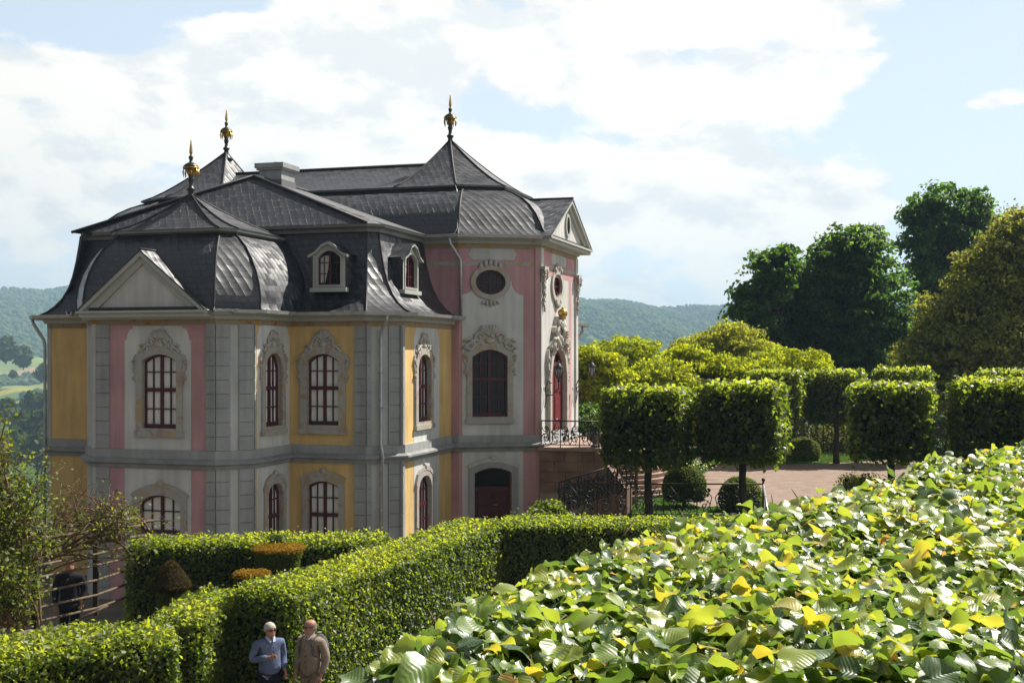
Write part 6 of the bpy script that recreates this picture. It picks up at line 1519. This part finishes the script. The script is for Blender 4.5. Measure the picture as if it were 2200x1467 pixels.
    cl.build('collar', shirt, root)
    bt = MB()
    for i in range(5): bt.ball(p(.012, .162 - .004 * i, 1.34 - .09 * i), rt * .011, fw * .006, UP * .011, 8, 4)
    bt.build('buttons', M['lensblack'], root)
    if pack:
        pk = MB(); q = p(.03, -.20, 1.22); pk.ball(q, rt * .16 * k, fw * .10 * k, UP * .24 * k, 14, 10); pk.ball(p(.03, -.27, 1.12), rt * .12 * k, fw * .06 * k, UP * .12 * k, 12, 8)
        pko = pk.build('backpack', pack, root); st = MB()
        for s in (-1, 1): st.tube([p(s * .12, -.12, 1.42), p(s * .125, .02, 1.47), p(s * .13, .13, 1.36), p(s * .15, .12, 1.2), p(s * .17, -.06, 1.08)], .018 * k, 5)
        st.build('strap', pack, pko)
    sh = MB()
    for s in (-1, 1): sh.ball(p(s * .12, .05, .045), rt * .05, fw * .13, UP * .045, 10, 6)
    sh.build('shoes', M['lensblack'], root)
    return root
M['lensblack'] = simple('dark_lens', (.012, .011, .012), .2, .6)
cloth = lambda nm, c, c2: simple(nm, c, .9, .1, col2=c2, vscale=9, bump=.35, bscale=60)
person('person with short pale hair and sunglasses in a blue cardigan, hand at the chest', 579, 20.2, 1336, .55, .75, cloth('blue_cardigan', (.135, .165, .27), (.10, .125, .21)), cloth('pale_blue_shirt', (.42, .47, .58), (.36, .41, .52)), cloth('navy_trousers', (.012, .013, .022), (.02, .02, .03)), simple('grey_hair', (.50, .46, .40), .7, .3, var=.35, vscale=30), dict(L=((.25, -.06, 1.12), (.23, .10, .90)), R=((-.30, -.05, 1.12), (-.07, .22, 1.20))), wide=1.06)
person('balding person with sunglasses in a beige jacket and trousers wearing a grey backpack', 668, 20.2, 1330, -.55, -.85, cloth('beige_jacket', (.27, .215, .165), (.21, .165, .125)), cloth('white_undershirt', (.45, .43, .42), (.4, .38, .37)), cloth('beige_trousers', (.26, .20, .145), (.2, .155, .11)), simple('thin_grey_hair', (.24, .21, .19), .7, .3, var=.35, vscale=30), dict(L=((.28, -.06, 1.12), (.26, .06, .86)), R=((-.27, -.05, 1.12), (-.25, .08, .86))), bald=True, pack=cloth('grey_pack', (.13, .13, .14), (.09, .09, .1)), wide=1.08, skirt=.06)
person('person in dark clothes standing in the shade behind the trellis', 150, 27.6, 1200, .2, .4, cloth('dark_jacket', (.015, .016, .022), (.02, .02, .026)), cloth('dark_shirt', (.03, .03, .035), (.02, .02, .02)), cloth('dark_trousers', (.012, .012, .016), (.02, .02, .02)), simple('reddish_hair', (.10, .035, .02), .7, .3, var=.3, vscale=30), dict(L=((.26, -.05, 1.12), (.22, .10, .92)), R=((-.26, -.05, 1.12), (-.24, .08, .88))), glasses=False)
SKYBLOBS = [(110, 50, 170, 45, -.30), (470, 5, 120, 25, -.2), (2130, 420, 260, 330, -.26), (2080, 60, 190, 130, -.24), (1140, 265, 130, 40, -.24), (1400, 300, 120, 18, -.1), (1500, 40, 420, 110, .16), (350, 160, 420, 120, .14), (1500, 250, 260, 60, .16), (1400, 420, 500, 90, .14), (1000, 330, 400, 60, .05), (2140, 215, 70, 30, .34), (250, 400, 350, 120, .08), (850, 150, 300, 120, .1)]
# ================================================================== SKY, SUN, CAMERA
SUN_AZ, SUN_EL = math.radians(34), math.radians(50)     # azimuth measured from +X towards +Y
world = bpy.data.worlds.new('World'); scene.world = world; world.use_nodes = True
nt = world.node_tree; nt.nodes.clear(); N, L = nt.nodes, nt.links
def mth(op, a, b=None, c=None, clamp=False):
    n = N.new('ShaderNodeMath'); n.operation = op; n.use_clamp = clamp
    for i, x in enumerate((a, b, c)):
        if x is None: continue
        if isinstance(x, (int, float)): n.inputs[i].default_value = x
        else: L.new(x, n.inputs[i])
    return n.outputs[0]
out = N.new('ShaderNodeOutputWorld'); bg = N.new('ShaderNodeBackground'); bg.inputs[1].default_value = .06
sky = N.new('ShaderNodeTexSky'); sky.sky_type = 'NISHITA'; sky.sun_disc = False
sky.sun_elevation = SUN_EL; sky.sun_rotation = math.pi / 2 - SUN_AZ; sky.air_density = 1.0; sky.dust_density = 1.5; sky.altitude = 200
tc = N.new('ShaderNodeTexCoord'); sp = N.new('ShaderNodeSeparateXYZ'); L.new(tc.outputs['Generated'], sp.inputs[0])
az = mth('ARCTAN2', sp.outputs[0], sp.outputs[1]); el = mth('ARCSINE', sp.outputs[2])
# cloud layer in azimuth / elevation
cb = N.new('ShaderNodeCombineXYZ'); L.new(az, cb.inputs[0]); L.new(mth('MULTIPLY', el, 1.9), cb.inputs[1])
def noise(scale, detail, off, rough=.55, dist=.0):
    mp = N.new('ShaderNodeMapping'); mp.inputs['Location'].default_value = off; L.new(cb.outputs[0], mp.inputs[0])
    n = N.new('ShaderNodeTexNoise'); n.inputs['Scale'].default_value = scale; n.inputs['Detail'].default_value = detail
    n.inputs['Roughness'].default_value = rough; n.inputs['Distortion'].default_value = dist; L.new(mp.outputs[0], n.inputs['Vector']); return n.outputs['Fac']
n1 = noise(7.0, 9, (3.1, 1.7, 0), .6, .15)
n2 = noise(7.0, 9, (3.1 - .018, 1.7 - .035, 0), .6, .15)      # same field a little towards the sun: lit rims
def blob(px, py, rx, ry, amp):
    """raise or lower the cloud cover round one direction of the sky"""
    A_ = math.atan((px - CX) / F); E_ = math.atan((HY - py) / F * math.cos(A_))
    dx = mth('MULTIPLY', mth('SUBTRACT', az, A_), F / rx); dy = mth('MULTIPLY', mth('SUBTRACT', el, E_), F / ry)
    g = mth('POWER', 2.718, mth('MULTIPLY', mth('ADD', mth('MULTIPLY', dx, dx), mth('MULTIPLY', dy, dy)), -1.0))
    return mth('MULTIPLY', g, amp)
cov = mth('ADD', n1, .04)
for b in SKYBLOBS: cov = mth('ADD', cov, blob(*b))
cov2 = mth('ADD', n2, .04)
for b in SKYBLOBS: cov2 = mth('ADD', cov2, blob(*b))
def ramp(x, lo, hi):
    r = N.new('ShaderNodeMapRange'); r.interpolation_type = 'SMOOTHSTEP'; r.inputs[1].default_value = lo; r.inputs[2].default_value = hi; L.new(x, r.inputs[0]); return r.outputs[0]
mask = ramp(cov, .46, .56)
body = noise(5.5, 7, (2.3, 8.1, 0), .55)                      # grey undersides
rim = mth('MULTIPLY', mth('SUBTRACT', cov2, cov), 1.6)          # sun side of each bank stays white
thick = ramp(mth('ADD', mth('ADD', body, rim), mth('MULTIPLY', ramp(cov, .52, .80), .08)), .47, .70)
shade = N.new('ShaderNodeMix'); shade.data_type = 'RGBA'; L.new(thick, shade.inputs[0])
shade.inputs[6].default_value = (10.9, 10.55, 9.95, 1); shade.inputs[7].default_value = (8.5, 8.75, 8.9, 1)
# sky layers dimmed away from the sun and overhead to lower fill in shade
dotn = N.new('ShaderNodeVectorMath'); dotn.operation = 'DOT_PRODUCT'; L.new(tc.outputs['Generated'], dotn.inputs[0])
dotn.inputs[1].default_value = (math.cos(SUN_AZ) * math.cos(SUN_EL), math.sin(SUN_AZ) * math.cos(SUN_EL), math.sin(SUN_EL))
dim = ramp(dotn.outputs['Value'], -.75, .50); dimv = mth('MULTIPLY', mth('MULTIPLY_ADD', dim, .96, .04), mth('MULTIPLY_ADD', ramp(el, .30, .70), -.80, 1.0))
sc = N.new('ShaderNodeVectorMath'); sc.operation = 'SCALE'; L.new(shade.outputs[2], sc.inputs[0]); L.new(dimv, sc.inputs['Scale'])
mix = N.new('ShaderNodeMix'); mix.data_type = 'RGBA'; L.new(mask, mix.inputs[0]); L.new(sc.outputs[0], mix.inputs[7])
# thin veil over the blue, stronger near the horizon
veil = N.new('ShaderNodeMix'); veil.data_type = 'RGBA'
L.new(mth('MULTIPLY_ADD', ramp(el, .30, .0), 0.30, .60), veil.inputs[0]); L.new(sky.outputs[0], veil.inputs[6])
sc2 = N.new('ShaderNodeVectorMath'); sc2.operation = 'SCALE'; sc2.inputs[0].default_value = (9.2, 10.4, 11.6); L.new(dimv, sc2.inputs['Scale']); L.new(sc2.outputs[0], veil.inputs[7])
L.new(veil.outputs[2], mix.inputs[6])
L.new(mix.outputs[2], bg.inputs[0]); L.new(bg.outputs[0], out.inputs[0])

sun = bpy.data.lights.new('sun', 'SUN'); sun.energy = 5.0; sun.angle = math.radians(.5); sun.color = (1.0, .95, .86)
so = bpy.data.objects.new('sun', sun); COL.objects.link(so)
d = Vector((math.cos(SUN_AZ) * math.cos(SUN_EL), math.sin(SUN_AZ) * math.cos(SUN_EL), math.sin(SUN_EL)))
so.rotation_euler = d.to_track_quat('Z', 'Y').to_euler(); so.location = d * 200

cam = bpy.data.cameras.new('camera'); co = bpy.data.objects.new('camera', cam); COL.objects.link(co)
cam.sensor_fit = 'HORIZONTAL'; cam.sensor_width = 36; cam.lens = 36 * F / 2200.0
co.location = (0, 0, CAMZ); co.rotation_euler = (math.pi / 2, 0, 0); cam.shift_y = (HY - 733.5) / 2200.0
cam.clip_start = .1; cam.clip_end = 20000
scene.camera = co
scene.view_settings.view_transform = 'Standard'; scene.view_settings.look = 'None'; scene.view_settings.gamma = 1.0; scene.view_settings.use_curve_mapping = False
scene.view_settings.exposure = 0.88
scene.render.engine = 'CYCLES'
cy = scene.cycles; cy.max_bounces = 6; cy.diffuse_bounces = 3; cy.glossy_bounces = 3; cy.transmission_bounces = 4; cy.volume_bounces = 0; cy.use_denoising = True
